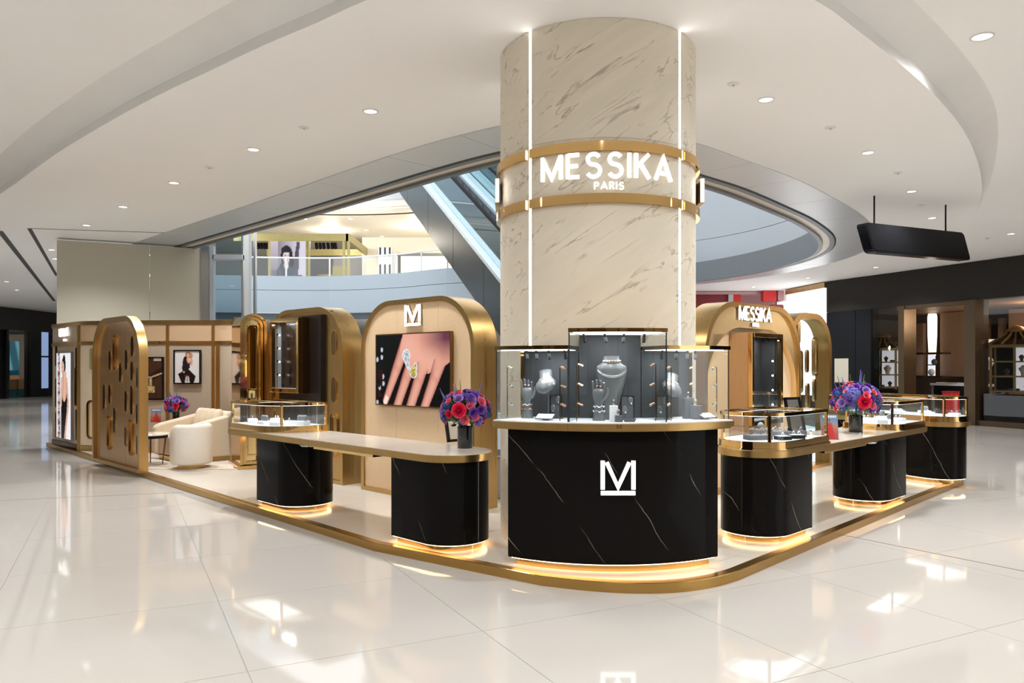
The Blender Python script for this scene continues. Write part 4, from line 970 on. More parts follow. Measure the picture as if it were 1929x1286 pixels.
# white light box and the red shop behind the mirrored arch
lbx = thing('light_box', 'tall blank white light box at the boutique corner', 'light box')
q = [(8.95, 25.1), (9.28, 22.85), (9.5, 22.9), (9.2, 25.2)]
MB().prism(q, .5, 3.72).build('lit_face', 'lightbox', lbx, smooth=False); MB().prism(inset(q, -.03), 3.72, 3.88).build('frame', 'cage_gold', lbx, smooth=False); MB().prism(inset(q, -.03), 0, .5).build('frame', 'shop_bronze', lbx, smooth=False)
rsx = thing('wall_red', 'dusky pink and red shop front beyond the mirrored arch', None, kind='structure')
MB().box(4.5, 9.3, 27, 27.2, 0, 3.88).build('rear_wall', 'pinkish', rsx, smooth=False); MB().box(5.4, 7.25, 25.9, 26.0, 0, 3.84).build('red_panel', 'red_dark', rsx, smooth=False)
MB().box(7.25, 7.42, 25.8, 26.0, 0, 3.84).build('pilaster', 'steel', rsx, smooth=False); MB().box(7.42, 7.7, 25.9, 26.0, 0, 3.84).build('red_panel', 'red', rsx, smooth=False); MB().box(5.4, 9.0, 25.7, 26.1, 3.8, 3.88).build('header', 'pinkish', rsx, smooth=False)
for u_, v_, w_, m_ in ((1448, 558, .44, 'red'), (1469, 557, .2, 'pinkish'), (1462, 584, .42, 'red_dark')):
    Y = 25.6; x_ = (u_-964.5)/FPX*Y; z_ = EYE-(v_-HZ)/FPX*Y
    t = thing('hanging_lamp', {'red': 'red rounded box lamp hanging in the pink shop', 'pinkish': 'pale pink rounded box lamp beside the red one', 'red_dark': 'dark red rounded box lamp below the others'}[m_], 'lamp', (x_, Y, z_))
    MB().prism_y(rrect(-w_/2, w_/2, -.18, .18, .06), -.12, .12).build('shade', m_, t); MB().tube([(0, 0, .18), (0, 0, 3.88-z_)], .012, 5).build('cord', 'black_matte', t)

# dark shop far along the hall
wl2 = thing('wall_shop', 'dark grey shop front far along the hall', None, (-21.5, 0, 0), kind='structure')
def ly(u): return -21.5/((u-964.5)/FPX)
def lz(u, v): return EYE-(v-HZ)/FPX*ly(u)
MB().box(-.3, 0, 20, ly(106), 2.95, ZC-.01).build('header', 'shop_dark', wl2, smooth=False)
MB().box(-.3, 0, ly(64), ly(78), 0, 2.95).build('pilaster', 'shop_black', wl2, smooth=False); MB().box(-.3, 0, ly(93), ly(106), 0, 2.95).build('pilaster', 'shop_black', wl2, smooth=False)
MB().box(-.3, 0, ly(78), ly(93), 0, .35).build('sill', 'shop_black', wl2, smooth=False)
MB().box(-.3, 0, ly(13), ly(17), 0, 2.95).build('pilaster', 'shop_black', wl2, smooth=False); MB().box(-.3, 0, ly(58), ly(64), 0, 2.95).build('pilaster', 'shop_black', wl2, smooth=False)
MB().box(-.12, -.08, 22, ly(58), 0, 2.95).build('pane', 'glass_shop', wl2, smooth=False)
MB().box(-5, -4.8, 20, 50, 0, 3.0).build('rear_wall', 'shop_grey', wl2, smooth=False); MB().box(-5, -.3, 20, 50, 2.95, 3.05).build('inner_ceiling', 'shop_interior', wl2, smooth=False)
MB().box(-8, 12, 46, 46.2, 0, ZC).build('end_wall', 'shop_interior', wl2, smooth=False)
tp = thing('video_display', 'tall soft-blue lit panel beside the far dark shop', 'panel', (-21.5, 0, 0))
MB().box(-.06, -.02, ly(79), ly(92), lz(85, 670), lz(85, 611)).build('lit_face', 'panel_blue', tp, smooth=False); MB().box(-.06, -.02, ly(79), ly(92), lz(85, 731), lz(85, 673)).build('lit_face', 'panel_blue', tp, smooth=False)
MB().box(-.08, -.06, ly(78.5), ly(92.5), .35, lz(85, 608)).build('backing', 'black_matte', tp, smooth=False)
for u0, u1, lab in ((-8, 12, 'teal picture panel beside the door frame of the far dark shop'), (18, 36, 'teal and white picture panel inside the far dark shop window')):
    t = thing('picture_panel', lab, 'picture', (-21.5, 0, 0))
    y0_, y1_ = [-23.0/((q-964.5)/FPX) for q in (u0, u1)]; zt_ = EYE-(642-HZ)/FPX*y0_
    MB().box(-1.55, -1.50, y0_, y1_, .75, zt_).build('board', 'shop_black', t, smooth=False)
    def sea(x, y): return mixc(lin(20, 70, 90), lin(120, 190, 205), max(0, math.sin(x*5+y*4))*.8*(y > .25) + (.2 if y > .25 else 0)) if y > .12 else lin(150, 105, 70)
    picture('print', t, y1_-y0_, zt_-.75, 24, 30, sea, 'screen', (-1.495, y0_, .75), (0, 0, PI/2))
for u_, s_ in ((4, .5), (24, .6), (42, .5)):
    t = thing('shop_seat', 'tan seat with dark base in the far dark shop window', 'chair', (-22.3, -22.3/((u_-964.5)/FPX), 0), .4, 'tan seats in the far shop window')
    MB().prism(rrect(-.2, .2, -.2, .2, .06), .35, .8).build('cushion', 'tan', t, ang=.4); MB().prism(rrect(-.18, .18, -.18, .18, .06), 0, .35).build('base', 'teal_cloth', t, ang=.4)

light('far_shop_fill', 'POINT', (-23.2, 33.5, 2.6), 120, (1, .85, .7), size=.2)  # added fill light without a fixture, brightens the dark shop interior
# ================================================================== UPPER FLOOR ACROSS THE ATRIUM
ZU = 4.40
bal = thing('glass_balustrade', 'clear glass balustrade with thin steel rail on the upper floor', 'railing', (0, 0, ZU))
BP = offs(FAR, .08)
MB().sweep(BP, [(0, .02), (0, .62), (.012, .62), (.012, .02)]).build('glass_pane', 'glass_clear', bal, smooth=False)
MB().sweep(BP, [(-.03, .62), (-.03, .67), (.04, .67), (.04, .62)]).build('hand_rail', 'steel', bal, smooth=False)
for i in range(2, len(BP)-3, 2): MB().box(BP[i][0]-.022, BP[i][0]+.022, BP[i][1]-.03, BP[i][1]+.03, 0, .64).build('post', 'steel', bal, smooth=False)
def ux(u, Y): return (u-964.5)/FPX*Y
def uz(v, Y): return EYE-(v-HZ)/FPX*Y
YK = 32.0
kk = thing('kiosk', 'khaki gold framed pop-up kiosk with spotlights on the upper floor', 'kiosk', (0, YK, ZU))
x0, x1, zt = ux(440, YK), ux(656, YK), uz(440, YK)-ZU
MB().box(x0, x1, 0, .15, zt-.30, zt).build('header', 'khaki_gold', kk, smooth=False); MB().box(x1-.1, x1+.05, 0, 4.5, zt-.3, zt).build('header', 'khaki_gold', kk, smooth=False)
MB().box(x0, x1, 4.3, 4.5, zt-.3, zt).build('header', 'khaki_gold', kk, smooth=False)
for u_ in (462, 469, 507, 581, 647, 656):
    MB().box(ux(u_, YK)-.05, ux(u_, YK)+.05, .02, .12, 0, zt-.3).build('post', 'khaki_gold', kk, smooth=False)
for u_ in (475, 655): MB().box(ux(u_, YK)-.05, ux(u_, YK)+.05, 4.3, 4.4, 0, zt-.3).build('post', 'khaki_gold', kk, smooth=False)
for u_ in (478, 484, 490, 496, 502, 590, 597, 604, 612, 620, 626):
    x_ = ux(u_, YK); MB().tube([(x_, .5, zt-.32), (x_+.05, .4, zt-.55)], .07, 7).build('spotlight', 'black_matte', kk)
MB().box(ux(457, YK), ux(505, YK), 1.5, 1.6, 0, .9).build('counter', 'khaki_gold', kk, smooth=False); MB().box(ux(584, YK), ux(616, YK), 1.2, 1.8, 0, .95).build('counter', 'khaki_gold', kk, smooth=False); MB().box(ux(618, YK), ux(646, YK), .8, 1.4, 0, 1.25).build('counter', 'khaki_gold', kk, smooth=False)
MB().box(ux(584, YK), ux(646, YK), 4.2, 4.28, 0, zt-.4).build('rear_panel', 'shop_grey', kk, smooth=False)
ps = thing('advert_panel', 'large photograph of a dark-haired person with crossed arms on the kiosk', 'poster', (ux(511, YK), YK-.10, ZU))
pw, ph = ux(577, YK)-ux(511, YK), uz(454, YK)-ZU-.02
MB().box(-.03, pw+.03, .02, .06, 0, ph+.03).build('board', 'khaki_gold', ps, smooth=False)
SK, DK = lin(225, 210, 215), lin(70, 78, 92)
shp = [('p', [(.62, 0), (.66, .62), (.75, 1), (.83, 1), (.80, .6), (.78, 0)], lin(80, 75, 85)), ('p', [(0, 0), (0, .3), (.15, .35), (.9, .35), (1, .2), (1, 0)], lin(55, 55, 66)),
       ('c', (.45, .42), (.47, .2), .22, .2, DK), ('c', (.24, .40), (.30, .14), .08, .08, lin(85, 92, 108)), ('c', (.68, .40), (.66, .14), .08, .08, lin(80, 88, 104)), ('c', (.28, .14), (.64, .16), .07, .07, lin(98, 106, 122)),
       ('e', .46, .72, .17, .20, lin(38, 34, 42)), ('e', .58, .62, .10, .12, lin(38, 34, 42)), ('c', (.45, .62), (.45, .54), .06, .07, SK), ('e', .45, .70, .095, .14, SK), ('e', .42, .84, .12, .06, lin(38, 34, 42)), ('e', .47, .645, .03, .014, lin(170, 110, 130)), ('e', .42, .73, .02, .012, lin(50, 40, 50)), ('e', .50, .73, .02, .012, lin(50, 40, 50)), ('p', [(0, 0), (1, 0), (1, .1), (0, .1)], lin(26, 26, 32))]
picture('print', ps, pw, ph, 44, 44, lambda x, y: figure(x, y, shp, lambda x, y: mixc(lin(120, 108, 122), lin(215, 208, 222), min(1, max(0, abs(x-.1)*1.3))) if x > .22 or y < .45 else mixc(lin(70, 62, 72), lin(200, 190, 200), y)), 'screen', (0, 0, 0))
wu = thing('wall_upper', 'white upper floor shop wall with a warm lit opening', None, (0, 36, ZU), kind='structure')
Y = 36.0
MB().box(ux(682, Y), ux(744, Y), 0, .2, 0, 3.0).build('panel', 'upper_floor_white', wu, smooth=False); MB().box(ux(744, Y), ux(1000, Y), 0, .2, 2.3, 3.0).build('panel', 'upper_floor_white', wu, smooth=False)
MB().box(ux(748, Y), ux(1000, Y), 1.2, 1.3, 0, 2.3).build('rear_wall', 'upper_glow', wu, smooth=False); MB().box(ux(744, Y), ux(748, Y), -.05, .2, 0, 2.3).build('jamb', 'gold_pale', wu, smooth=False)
MB().box(ux(656, Y), ux(682, Y), 2, 2.2, 0, 3.0).build('panel', 'shop_grey', wu, smooth=False)
t = thing('advert_panel', 'bright white advert showing rows of dark garments on the upper floor', 'poster', (ux(712, Y), Y-.04, ZU)); pw, ph = ux(739, Y)-ux(712, Y), uz(466, Y)-ZU
MB().box(0, pw, .01, .03, 0, ph).build('board', 'white_card', t, smooth=False)
picture('print', t, pw, ph, 24, 40, lambda x, y: (lin(70, 66, 72) if (abs((x*3 % 1)-.5) < .22 and abs((y*2.6 % 1)-.5) < .3 and y > .1) else (1, 1, 1)), 'screen_bright')
for u_, m_ in ((752, 'black_matte'), (770, 'red_dark'), (818, 'red'), (836, 'shop_grey')):
    tag(MB().lathe([(.12, 0), (.17, .35), (.14, .75), (.0001, .82)], 10, (ux(u_, 36.5), 36.5, ZU)).moved(Matrix.Translation((0, 0, 0))).build('clothes_form', m_, None), {'black_matte': 'black clothes form by the warm lit upper shop', 'red_dark': 'dark red clothes form by the warm lit upper shop', 'red': 'bright red clothes form in the warm lit upper shop', 'shop_grey': 'grey clothes form in the warm lit upper shop'}[m_], 'mannequin')
for u_, v_, Y in ((690, 433, 34), (720, 445, 33), (660, 412, 31), (575, 412, 31), (770, 430, 34), (800, 420, 33)):
    t = thing('upper_downlight', 'small downlight in the cream ceiling of the upper floor', 'light', (ux(u_, (7.4-EYE)*FPX/(HZ-v_)), (7.4-EYE)*FPX/(HZ-v_), 7.4), 0, 'downlights of the upper floor')
    MB().lathe([(.0001, -.004), (.09, -.004), (.09, 0)], 12).build('lamp_disc', 'lamp_disc', t); MB().lathe([(.09, -.006), (.12, -.006), (.12, 0)], 12, cap=False).build('trim_ring', 'white_paint', t)
for x_, y_ in ((-12, 31), (-8, 34), (-4, 33), (-6, 29)): light('upper_lamp', 'POINT', (x_, y_, 7.0), 110, (1, .92, .8), size=.3)

# ================================================================== ESCALATORS
Eh, Er, TG = Vector((-.395, .919)), Vector((.919, .395)), math.tan(math.radians(30))
E0 = Vector((ux(835, 18), 18.0)); ZE = uz(480, 18)
def make_escalator(label, off, s_lo=-6.4):
    t = thing('escalator', label, 'escalator', (E0.x+Er.x*off, E0.y+Er.y*off, 0), 0)
    def ep(s_, w_, dz_): p = Eh*s_+Er*w_; return (p.x, p.y, ZE+TG*s_+dz_)
    def slab(s0, s1, w0, w1, d0, d1, name, m_, par=t):
        vs = [ep(a, b, c) for a in (s0, s1) for (b, c) in ((w0, d0), (w1, d0), (w1, d1), (w0, d1))]
        return MB().add(vs, [(0, 1, 2, 3), (7, 6, 5, 4), (0, 4, 5, 1), (1, 5, 6, 2), (2, 6, 7, 3), (3, 7, 4, 0)]).build(name, m_, par, smooth=False)
    for k in range(8): slab(s_lo+k*(8.8-s_lo)/8, s_lo+(k+.99)*(8.8-s_lo)/8, 0, .05, 0, 1.05, 'side_cladding', 'escal_dark')
    slab(s_lo, 8.8, .05, 1.55, .0, .06, 'underside', 'escal_dark'); slab(s_lo, 8.8, 1.55, 1.6, 0, 1.05, 'side_cladding', 'escal_dark')
    for w0, w1 in ((-.04, .30), (1.30, 1.64)):
        slab(s_lo, 8.8, w0, w1, 1.05, 1.13, 'deck', 'escal_white'); wm = (w0+w1)/2
        slab(s_lo, 8.8, wm, wm+.015, 1.13, 1.90, 'glass_pane', 'glass_tint')
        MB().tube([ep(s_lo, wm, 1.93), ep(8.8, wm, 1.93)], .045, 8).build('hand_rail', 'black_matte', t)
        slab(s_lo, 8.8, w1-.05 if w0 < 0 else w0, w1 if w0 < 0 else w0+.05, .80, 1.05, 'skirt', 'escal_grey')
    for k in range(30):
        s_ = -6.2+k*.5
        if s_ < s_lo: continue
        a = [ep(s_, w_, 1.0) for w_ in (.31, 1.29)]; z_ = a[0][2]
        MB().add([a[0], a[1], (a[1][0]+Eh.x*.5, a[1][1]+Eh.y*.5, z_), (a[0][0]+Eh.x*.5, a[0][1]+Eh.y*.5, z_), (a[1][0]+Eh.x*.5, a[1][1]+Eh.y*.5, z_+.288), (a[0][0]+Eh.x*.5, a[0][1]+Eh.y*.5, z_+.288)], [(0, 1, 2, 3), (3, 2, 4, 5)]).build('step', 'escal_grey', t, smooth=False)
    q = [ep(s_lo+a_, w_, 0) for a_, w_ in ((.02, .1), (.02, 1.5), (.5, 1.5), (.5, .1))]
    MB().prism([(p_[0], p_[1]) for p_ in q], -5, q[0][2]).build('support_pier', 'escal_grey', t, smooth=False)
    return t
make_escalator('escalator with dark mirrored cladding rising beside the marble column', 0)
make_escalator('second escalator running parallel behind the dark mirrored one', 1.75, -4.5)

# ================================================================== HANGING SIGN
hs = thing('hanging_sign', 'black slanted sign board hanging on two rods', 'sign')
a, b = Vector((5.08, 11.08)), Vector((7.12, 12.0)); t_ = (b-a).normalized(); n_ = Vector((-t_.y, t_.x)); L = (b-a).length; an = math.atan2(t_.y, t_.x)
hs.location = (a.x, a.y, 3.06); hs.rotation_euler = (0, 0, an)
def slant(x0, x1, z0, z1, k, r=.06):
    return [(px+(z1-pz)/(z1-z0)*k, pz) for px, pz in rrect(x0, x1, z0, z1, r, 5)]
MB().prism_y(slant(0, L-.12, 0, .42, .17), 0, .16).build('board', 'black_gloss', hs, ang=.4)
MB().prism_y(slant(.03, L-.15, .03, .39, .16), -.004, 0).build('face', 'black_gloss', hs, ang=.4)
for x_ in (.28, L-.42):
    MB().tube([(x_, .08, .41), (x_, .08, ZC-3.06)], .012, 8).build('rod', 'black_matte', hs)
# ================================================================== SCREEN AND POSTERS
AS = .595
FING = [((.42, .86*AS), (.145, .06*AS), .070, .040), ((.55, .74*AS), (.285, -.05), .066, .048), ((.70, .68*AS), (.47, -.05), .070, .052), ((.92, .72*AS), (.655, -.05), .072, .046)]
PALM = [(.40, 1.05), (.37, .92), (.35, .80), (.36, .66), (.47, .56), (.60, .50), (.68, .44), (.80, .47), (.92, .54), (1.02, .62), (1.02, 1.05)]
PALM = [(a, b*AS) for a, b in PALM]
S1, S2 = lin(222, 158, 138), lin(150, 84, 76)
def tv(x, y):
    Y = y*AS; c = lin(6, 5, 7)
    if x < .14:
        for gx, gy in ((.085, .79), (.02, .65), (.085, .68), (.105, .40), (.11, .30), (.055, .24), (.02, .02)):
            if ((x-gx)/.018)**2+((y-gy)/.035)**2 < 1: c = lin(190, 190, 205)
        if .02 < x < .10 and .1 < y < .5 and hsh(int(x*60), int(y*20)) > .5: c = lin(48, 14, 14)
    base = mixc(S1, lin(196, 128, 110), max(0, (x-.55))*.9)
    if x > .60 and y > .62: base = mixc(base, lin(104, 56, 74), min(1, (x-.60)*3.0)*min(1, (y-.62)*3.4))
    for gx, gy in ((.50, .72), (.62, .66), (.77, .60), (.45, .86)): base = mixc(base, lin(238, 178, 158), max(0, 1-math.hypot((x-gx)*6, (y-gy)*4))*.6)
    pin = inpoly(x, Y, PALM)
    if pin: c = mixc(base, S2, max(0, .36-x)*2.5)
    for a, b, ra, rb in FING[::-1]:
        d, s_, t = seg(x, Y, a, b, ra, rb)
        if d < 0:
            fc = mixc(mixc(S1, lin(232, 172, 152), .3), S2, abs(s_)**3*.95+.30*max(0, s_))
            fc = mixc(fc, lin(196, 120, 104), max(0, 1-abs(t-.42)*14)*.35)
            if t > .93 and a[0] < .5 and abs(s_) < .62: fc = lin(250, 220, 206)
            c = mixc(base, fc, (t-.12)*3.2) if pin else fc
        elif d < .016 and t > .16 and pin: c = mixc(c, lin(110, 44, 42), .75*(1-d/.016))
    d = seg(x, Y, (.435, .70*AS), (.465, .53*AS), .046, .008)[0]
    if d < .010: c = lin(225, 228, 232) if d > 0 else mixc(lin(235, 240, 245), lin(110, 118, 130), hsh(int(x*90), int(y*60)))
    d = seg(x, Y, (.535, .475*AS), (.56, .565*AS), .044, .012)[0]
    if d < .010: c = lin(220, 222, 225) if d > 0 else mixc(lin(240, 225, 130), lin(105, 85, 25), hsh(int(x*80), int(y*50)))
    return c
ws = thing('wall_screen', 'wide screen showing a hand wearing two pear-shaped jewels', 'screen', (*rot2((-.605, -.025), -R45, tvc), 1.012), -R45)
picture('screen_image', ws, 1.21, .725, 150, 92, tv, 'screen')
MB().box(-.012, 1.222, .001, .035, -.014, 0).box(-.012, 1.222, .001, .035, .725, .737).box(-.012, 0, .001, .035, 0, .725).box(1.21, 1.222, .001, .035, 0, .725).build('bezel', 'bronze', ws, smooth=False)
MB().box(0, 1.21, .004, .034, 0, .725).build('housing', 'black_matte', ws, smooth=False)
SKN, BLK = lin(226, 176, 150), lin(18, 16, 22)
vp = [('c', (.18, .05), (.17, .93), .10, .09, lin(205, 190, 190)), ('c', (.55, .44), (.50, .0), .20, .17, BLK), ('c', (.57, .60), (.57, .45), .185, .2, BLK), ('c', (.58, .68), (.56, .60), .15, .17, SKN), ('c', (.40, .66), (.34, .42), .06, .05, SKN), ('c', (.74, .66), (.84, .40), .06, .055, SKN), ('c', (.84, .40), (.66, .10), .055, .05, SKN), ('c', (.66, .10), (.60, .02), .05, .04, SKN),
      ('c', (.54, .80), (.55, .68), .055, .07, SKN), ('e', .52, .86, .15, .085, lin(30, 22, 22)), ('e', .46, .83, .10, .075, SKN), ('e', .55, .93, .09, .05, lin(30, 22, 22)), ('e', .42, .785, .03, .009, lin(180, 40, 50)), ('e', .42, .84, .025, .006, BLK)]
def vpf(x, y):
    c = figure(x, y, vp, lambda x, y: lin(236, 236, 240))
    if seg(x, y, (.18, .05), (.17, .93), .10, .09)[0] < 0:
        if abs(((y*8.5) % 1)-.5) < .13 or hsh(int(x*26), int(y*70)) > .72: c = lin(120, 84, 74)
    return c
def on_end(u0, v0, u1, v1):
    a = lwl(u0, (v0+v1)/2)[0]; b = lwl(u1, (v0+v1)/2)[0]; return -max(a, b), -min(a, b), lwl((u0+u1)/2, v1)[1], lwl((u0+u1)/2, v0)[1]
xa, xb, za, zb = on_end(112, 665, 138.5, 825)
vd = thing('video_poster', 'tall lit poster of a person in a strapless black dress', 'screen', (-6.93, 12.33, za), ean)
picture('screen_image', vd, xb-xa, zb-za, 40, 80, vpf, 'screen_bright', (xa, -.045, 0))
MB().box(xa-.012, xb+.012, -.043, -.003, -.012, zb-za+.012).build('housing', 'steel', vd, smooth=False)
def frame_pic(label, x0, x1, z0, z1, y, fn, bw=.02, m='print', yaw=0, nx=44, ny=56):
    t = thing('framed_picture', label, 'picture', (x0, y, z0), yaw); w_, h_ = x1-x0, z1-z0
    for a in ((0, bw, 0, h_), (w_-bw, w_, 0, h_), (bw, w_-bw, 0, bw), (bw, w_-bw, h_-bw, h_)):
        MB().box(a[0], a[1], -.05, -.003, a[2], a[3]).build('frame_bar', 'black_gloss', t, smooth=False)
    MB().box(bw, w_-bw, -.03, -.003, bw, h_-bw).build('backing', 'black_matte', t, smooth=False)
    picture('print', t, w_-2*bw, h_-2*bw, nx, ny, fn, m, (bw, -.032, bw)); return t
sp = [('p', [(.12, .28), (.30, .36), (.36, .82), (.50, .86), (.56, .42), (.68, .34), (.84, .20), (.76, 0), (.60, 0), (.55, .2), (.45, .2), (.40, 0), (.26, 0)], BLK), ('p', [(.28, .42), (.33, .76), (.44, .80), (.48, .40)], lin(26, 20, 34)), ('p', [(.46, .46), (.49, .68), (.62, .66), (.60, .46)], lin(28, 26, 60)),
      ('c', (.52, .74), (.55, .66), .06, .05, SKN), ('c', (.67, .72), (.66, .58), .045, .04, SKN), ('c', (.66, .58), (.62, .86), .035, .03, SKN), ('e', .54, .88, .12, .10, lin(150, 96, 66)), ('e', .53, .86, .065, .085, SKN), ('e', .66, .86, .05, .09, lin(200, 150, 110)), ('e', .53, .825, .025, .012, lin(190, 40, 50)), ('e', .36, .34, .045, .035, SKN), ('p', [(.40, .0), (.42, .16), (.50, .22), (.58, .16), (.56, .02)], lin(205, 203, 205)), ('c', (.5, .22), (.5, .06), .012, .012, lin(40, 30, 34)), ('p', [(.38, .20), (.40, .24), (.56, .25), (.56, .22)], lin(150, 30, 40))]
yw = 11.995
def lx(u): return (u-964.5)/FPX*yw
def lzz(v): return EYE-(v-HZ)/FPX*yw
frame_pic('black-framed photograph of a seated person in a dark suit on white', lx(329), lx(380), lzz(723), lzz(659), yw, lambda x, y: figure(x, y, sp, lambda x, y: lin(228, 226, 228)))
def nk(x, y):
    c = mixc(lin(46, 28, 18), lin(72, 46, 30), hsh(int(x*7+y*4), 1))
    if abs(y-(.52+.35*(x-.5))) < .10 and x > .2: c = lin(38, 23, 15)
    if abs(y-(.84-.5*x)) < .05 and x < .35: c = lin(120, 82, 54)
    for a, b in (((.05, .60), (.48, .52)), ((.48, .52), (.98, .63))):
        if seg(x, y, a, b, .018, .018)[0] < 0: c = lin(214, 176, 130)
    for k in range(5):
        if ((x-.5)/.05)**2+((y-(.48-k*.035))/.017)**2 < 1: c = lin(240, 214, 170)
    if abs(x-.5) < .17 and abs(y-.235) < .085: c = mixc(lin(250, 224, 160), lin(110, 72, 30), hsh(int(x*30), int(y*34)))
    if y > .93 and .62 < x < .95: c = lin(225, 220, 215)
    return c
frame_pic('black-framed brown picture of a pendant necklace', lx(258), lx(308), lzz(753), lzz(672), 12.04, nk)
light('picture_lamp', 'SPOT', (-5.2, 10.6, 3.7), 140, rot=(-.62, 0, .1), spot=.9, blend=.6, size=.05)

# ================================================================== BUSTS, HANDS AND JEWELLERY IN THE COUNTER CASES
ZD = P+.9895
def loft(secs, n=20, cap=True):
    """secs: (z, rx, ry, cx, cy)"""
    mb = MB(); vs = []
    for z, rx, ry, cx_, cy_ in secs: vs += [(cx_+rx*math.cos(2*PI*i/n), cy_+ry*math.sin(2*PI*i/n), z) for i in range(n)]
    fs = [(q*n+i, q*n+(i+1) % n, (q+1)*n+(i+1) % n, (q+1)*n+i) for q in range(len(secs)-1) for i in range(n)]
    if cap: fs += [tuple(range(n))[::-1], tuple(range((len(secs)-1)*n, len(secs)*n))]
    return mb.add(vs, fs)
def in_case(u, r):
    k = (u-964.5)/FPX; th = 0
    for _ in range(30): th = math.asin(max(-1, min(1, (k*(CY-r*math.cos(th))-CX)/r)))
    return pol(r, th), th
def necklace(parent, rx, ry, z, drop, n, sz, m, m2=None, cy=0):
    """stones strung round a form, hanging lower in front"""
    for k in range(n):
        a = -PI/2+(k-(n-1)/2)*(2.5/n); f = math.cos((a+PI/2)*.9)
        mm = m if (m2 is None or k % 2) else m2
        MB().ball((rx*math.cos(a), cy+ry*math.sin(a), z-drop*f), sz, 6, 4, (1, .7, 1.2)).build('stone', mm, parent)
(p, th) = in_case(1152, 1.0)
b1 = thing('necklace_bust', 'large silver bust wearing a gold collar and a diamond necklace', 'bust', (*p, ZD), th)
loft([(0, .05, .045, 0, 0), (.03, .048, .042, 0, 0), (.10, .05, .042, 0, 0), (.18, .07, .048, 0, 0), (.27, .092, .055, 0, 0), (.335, .106, .058, 0, 0), (.365, .100, .056, 0, 0), (.385, .07, .05, 0, .004), (.40, .056, .048, 0, .006), (.435, .053, .046, 0, .006)], 24).build('form', 'silver_form', b1)
loft([(.4352, .052, .045, 0, .006), (.442, .046, .04, 0, .006)], 24).build('neck_cap', 'black_matte', b1)
necklace(b1, .060, .052, .402, .006, 17, .0078, 'rose_gold', 'diamond'); necklace(b1, .098, .064, .368, .075, 27, .0074, 'diamond')
def neck_form(label, u, r, tilt, z):
    (p, th) = in_case(u, r); t = thing('necklace_bust', label, 'bust', (*p, ZD), th)
    f = loft([(-.07, .018, .018, 0, -.045), (-.055, .05, .03, 0, -.04), (-.02, .078, .05, 0, -.022), (.015, .075, .055, 0, -.005), (.035, .055, .048, 0, .0), (.05, .045, .042, 0, .003), (.095, .046, .044, 0, .005), (.102, .048, .046, 0, .006)], 24).build('form', 'silver_form', t)
    f.location = (0, 0, z); f.rotation_euler = (-.25, tilt, 0)
    c = loft([(.1023, .045, .043, 0, .006), (.104, .02, .02, 0, .006)], 20).build('neck_cap', 'black_matte', f)
    necklace(f, .053, .05, .045, .012, 13, .0042, 'rose_gold'); necklace(f, .070, .060, .018, .030, 15, .0042, 'diamond')
    MB().tube([(0, .03, 0), (0, .03, z-.02)], .006, 8).build('stand_rod', 'grey_stand', t)
    MB().lathe([(.035, 0), (.035, .006), (.0001, .008)], 16, (0, .03, 0)).build('stand_foot', 'grey_stand', t)
    return t
neck_form('silver neck form wearing fine chains beside the raised hand', 1030, 1.03, -.22, .235)
neck_form('tilted silver neck form wearing a chain beside dark blocks', 1263, .98, .38, .21)
def hand_form(label, u, r, H, rz, gold):
    (p, th) = in_case(u, r); t = thing('hand_form', label, 'hand form', (*p, ZD), th+rz); s_ = H/.235
    mb = loft([(0, .036, .03, 0, 0), (.01, .034, .028, 0, 0), (.06, .027, .021, 0, 0), (.09, .024, .018, 0, 0), (.105, .026, .018, 0, 0), (.13, .034, .018, 0, 0), (.155, .037, .017, 0, 0), (.172, .034, .014, 0, 0), (.178, .026, .009, 0, 0)], 18)
    for x_, l, bend, sp_ in ((-.027, .052, .30, -.10), (-.009, .060, .22, -.03), (.010, .056, .18, .04), (.027, .044, .26, .12)):
        P0 = Vector((x_, 0, .168)); a1 = P0+Vector((sp_*l*.35, -.10*l*.4, l*.42)); a2 = a1+Vector((sp_*l*.25, -bend*l*.5, l*.32)); a3 = a2+Vector((sp_*l*.1, -bend*l*.55, l*.22))
        mb.tube([P0, a1, a2, a3], [.0092, .0085, .0075, .005], 8)
    mb.tube([(.026, 0, .118), (.046, -.008, .142), (.052, -.014, .165), (.050, -.018, .182)], [.011, .010, .0085, .0055], 8)
    o = mb.build('hand', 'silver_form', t, ang=1.2); o.scale = (s_, s_, s_)
    for z_, m_ in ((.052, gold), (.078, 'diamond')):
        rr = .034-.09*z_
        br = MB().tube([((rr+.002)*math.cos(a_), (rr*.80+.002)*math.sin(a_), z_+.004*math.sin(a_*6)) for a_ in [2*PI*k/30 for k in range(30)]], .0032, 6, closed=True).build('bracelet', m_, t); br.scale = (s_, s_, s_)
    for x_, z_ in ((-.010, .192), (.010, .19)):
        rg = MB().tube([(x_+.0098*math.cos(a_), -.003+.0098*math.sin(a_), z_) for a_ in [2*PI*k/12 for k in range(12)]], .0022, 5, closed=True).build('ring', 'rose_gold', t); rg.scale = (s_, s_, s_)
    return t
hand_form('raised silver hand form with two bracelets beside the gold post', 993, 1.02, .285, .3, 'rose_gold')
hand_form('raised silver hand form with a diamond cuff beside the large bust', 1128, 1.10, .285, -.2, 'diamond')
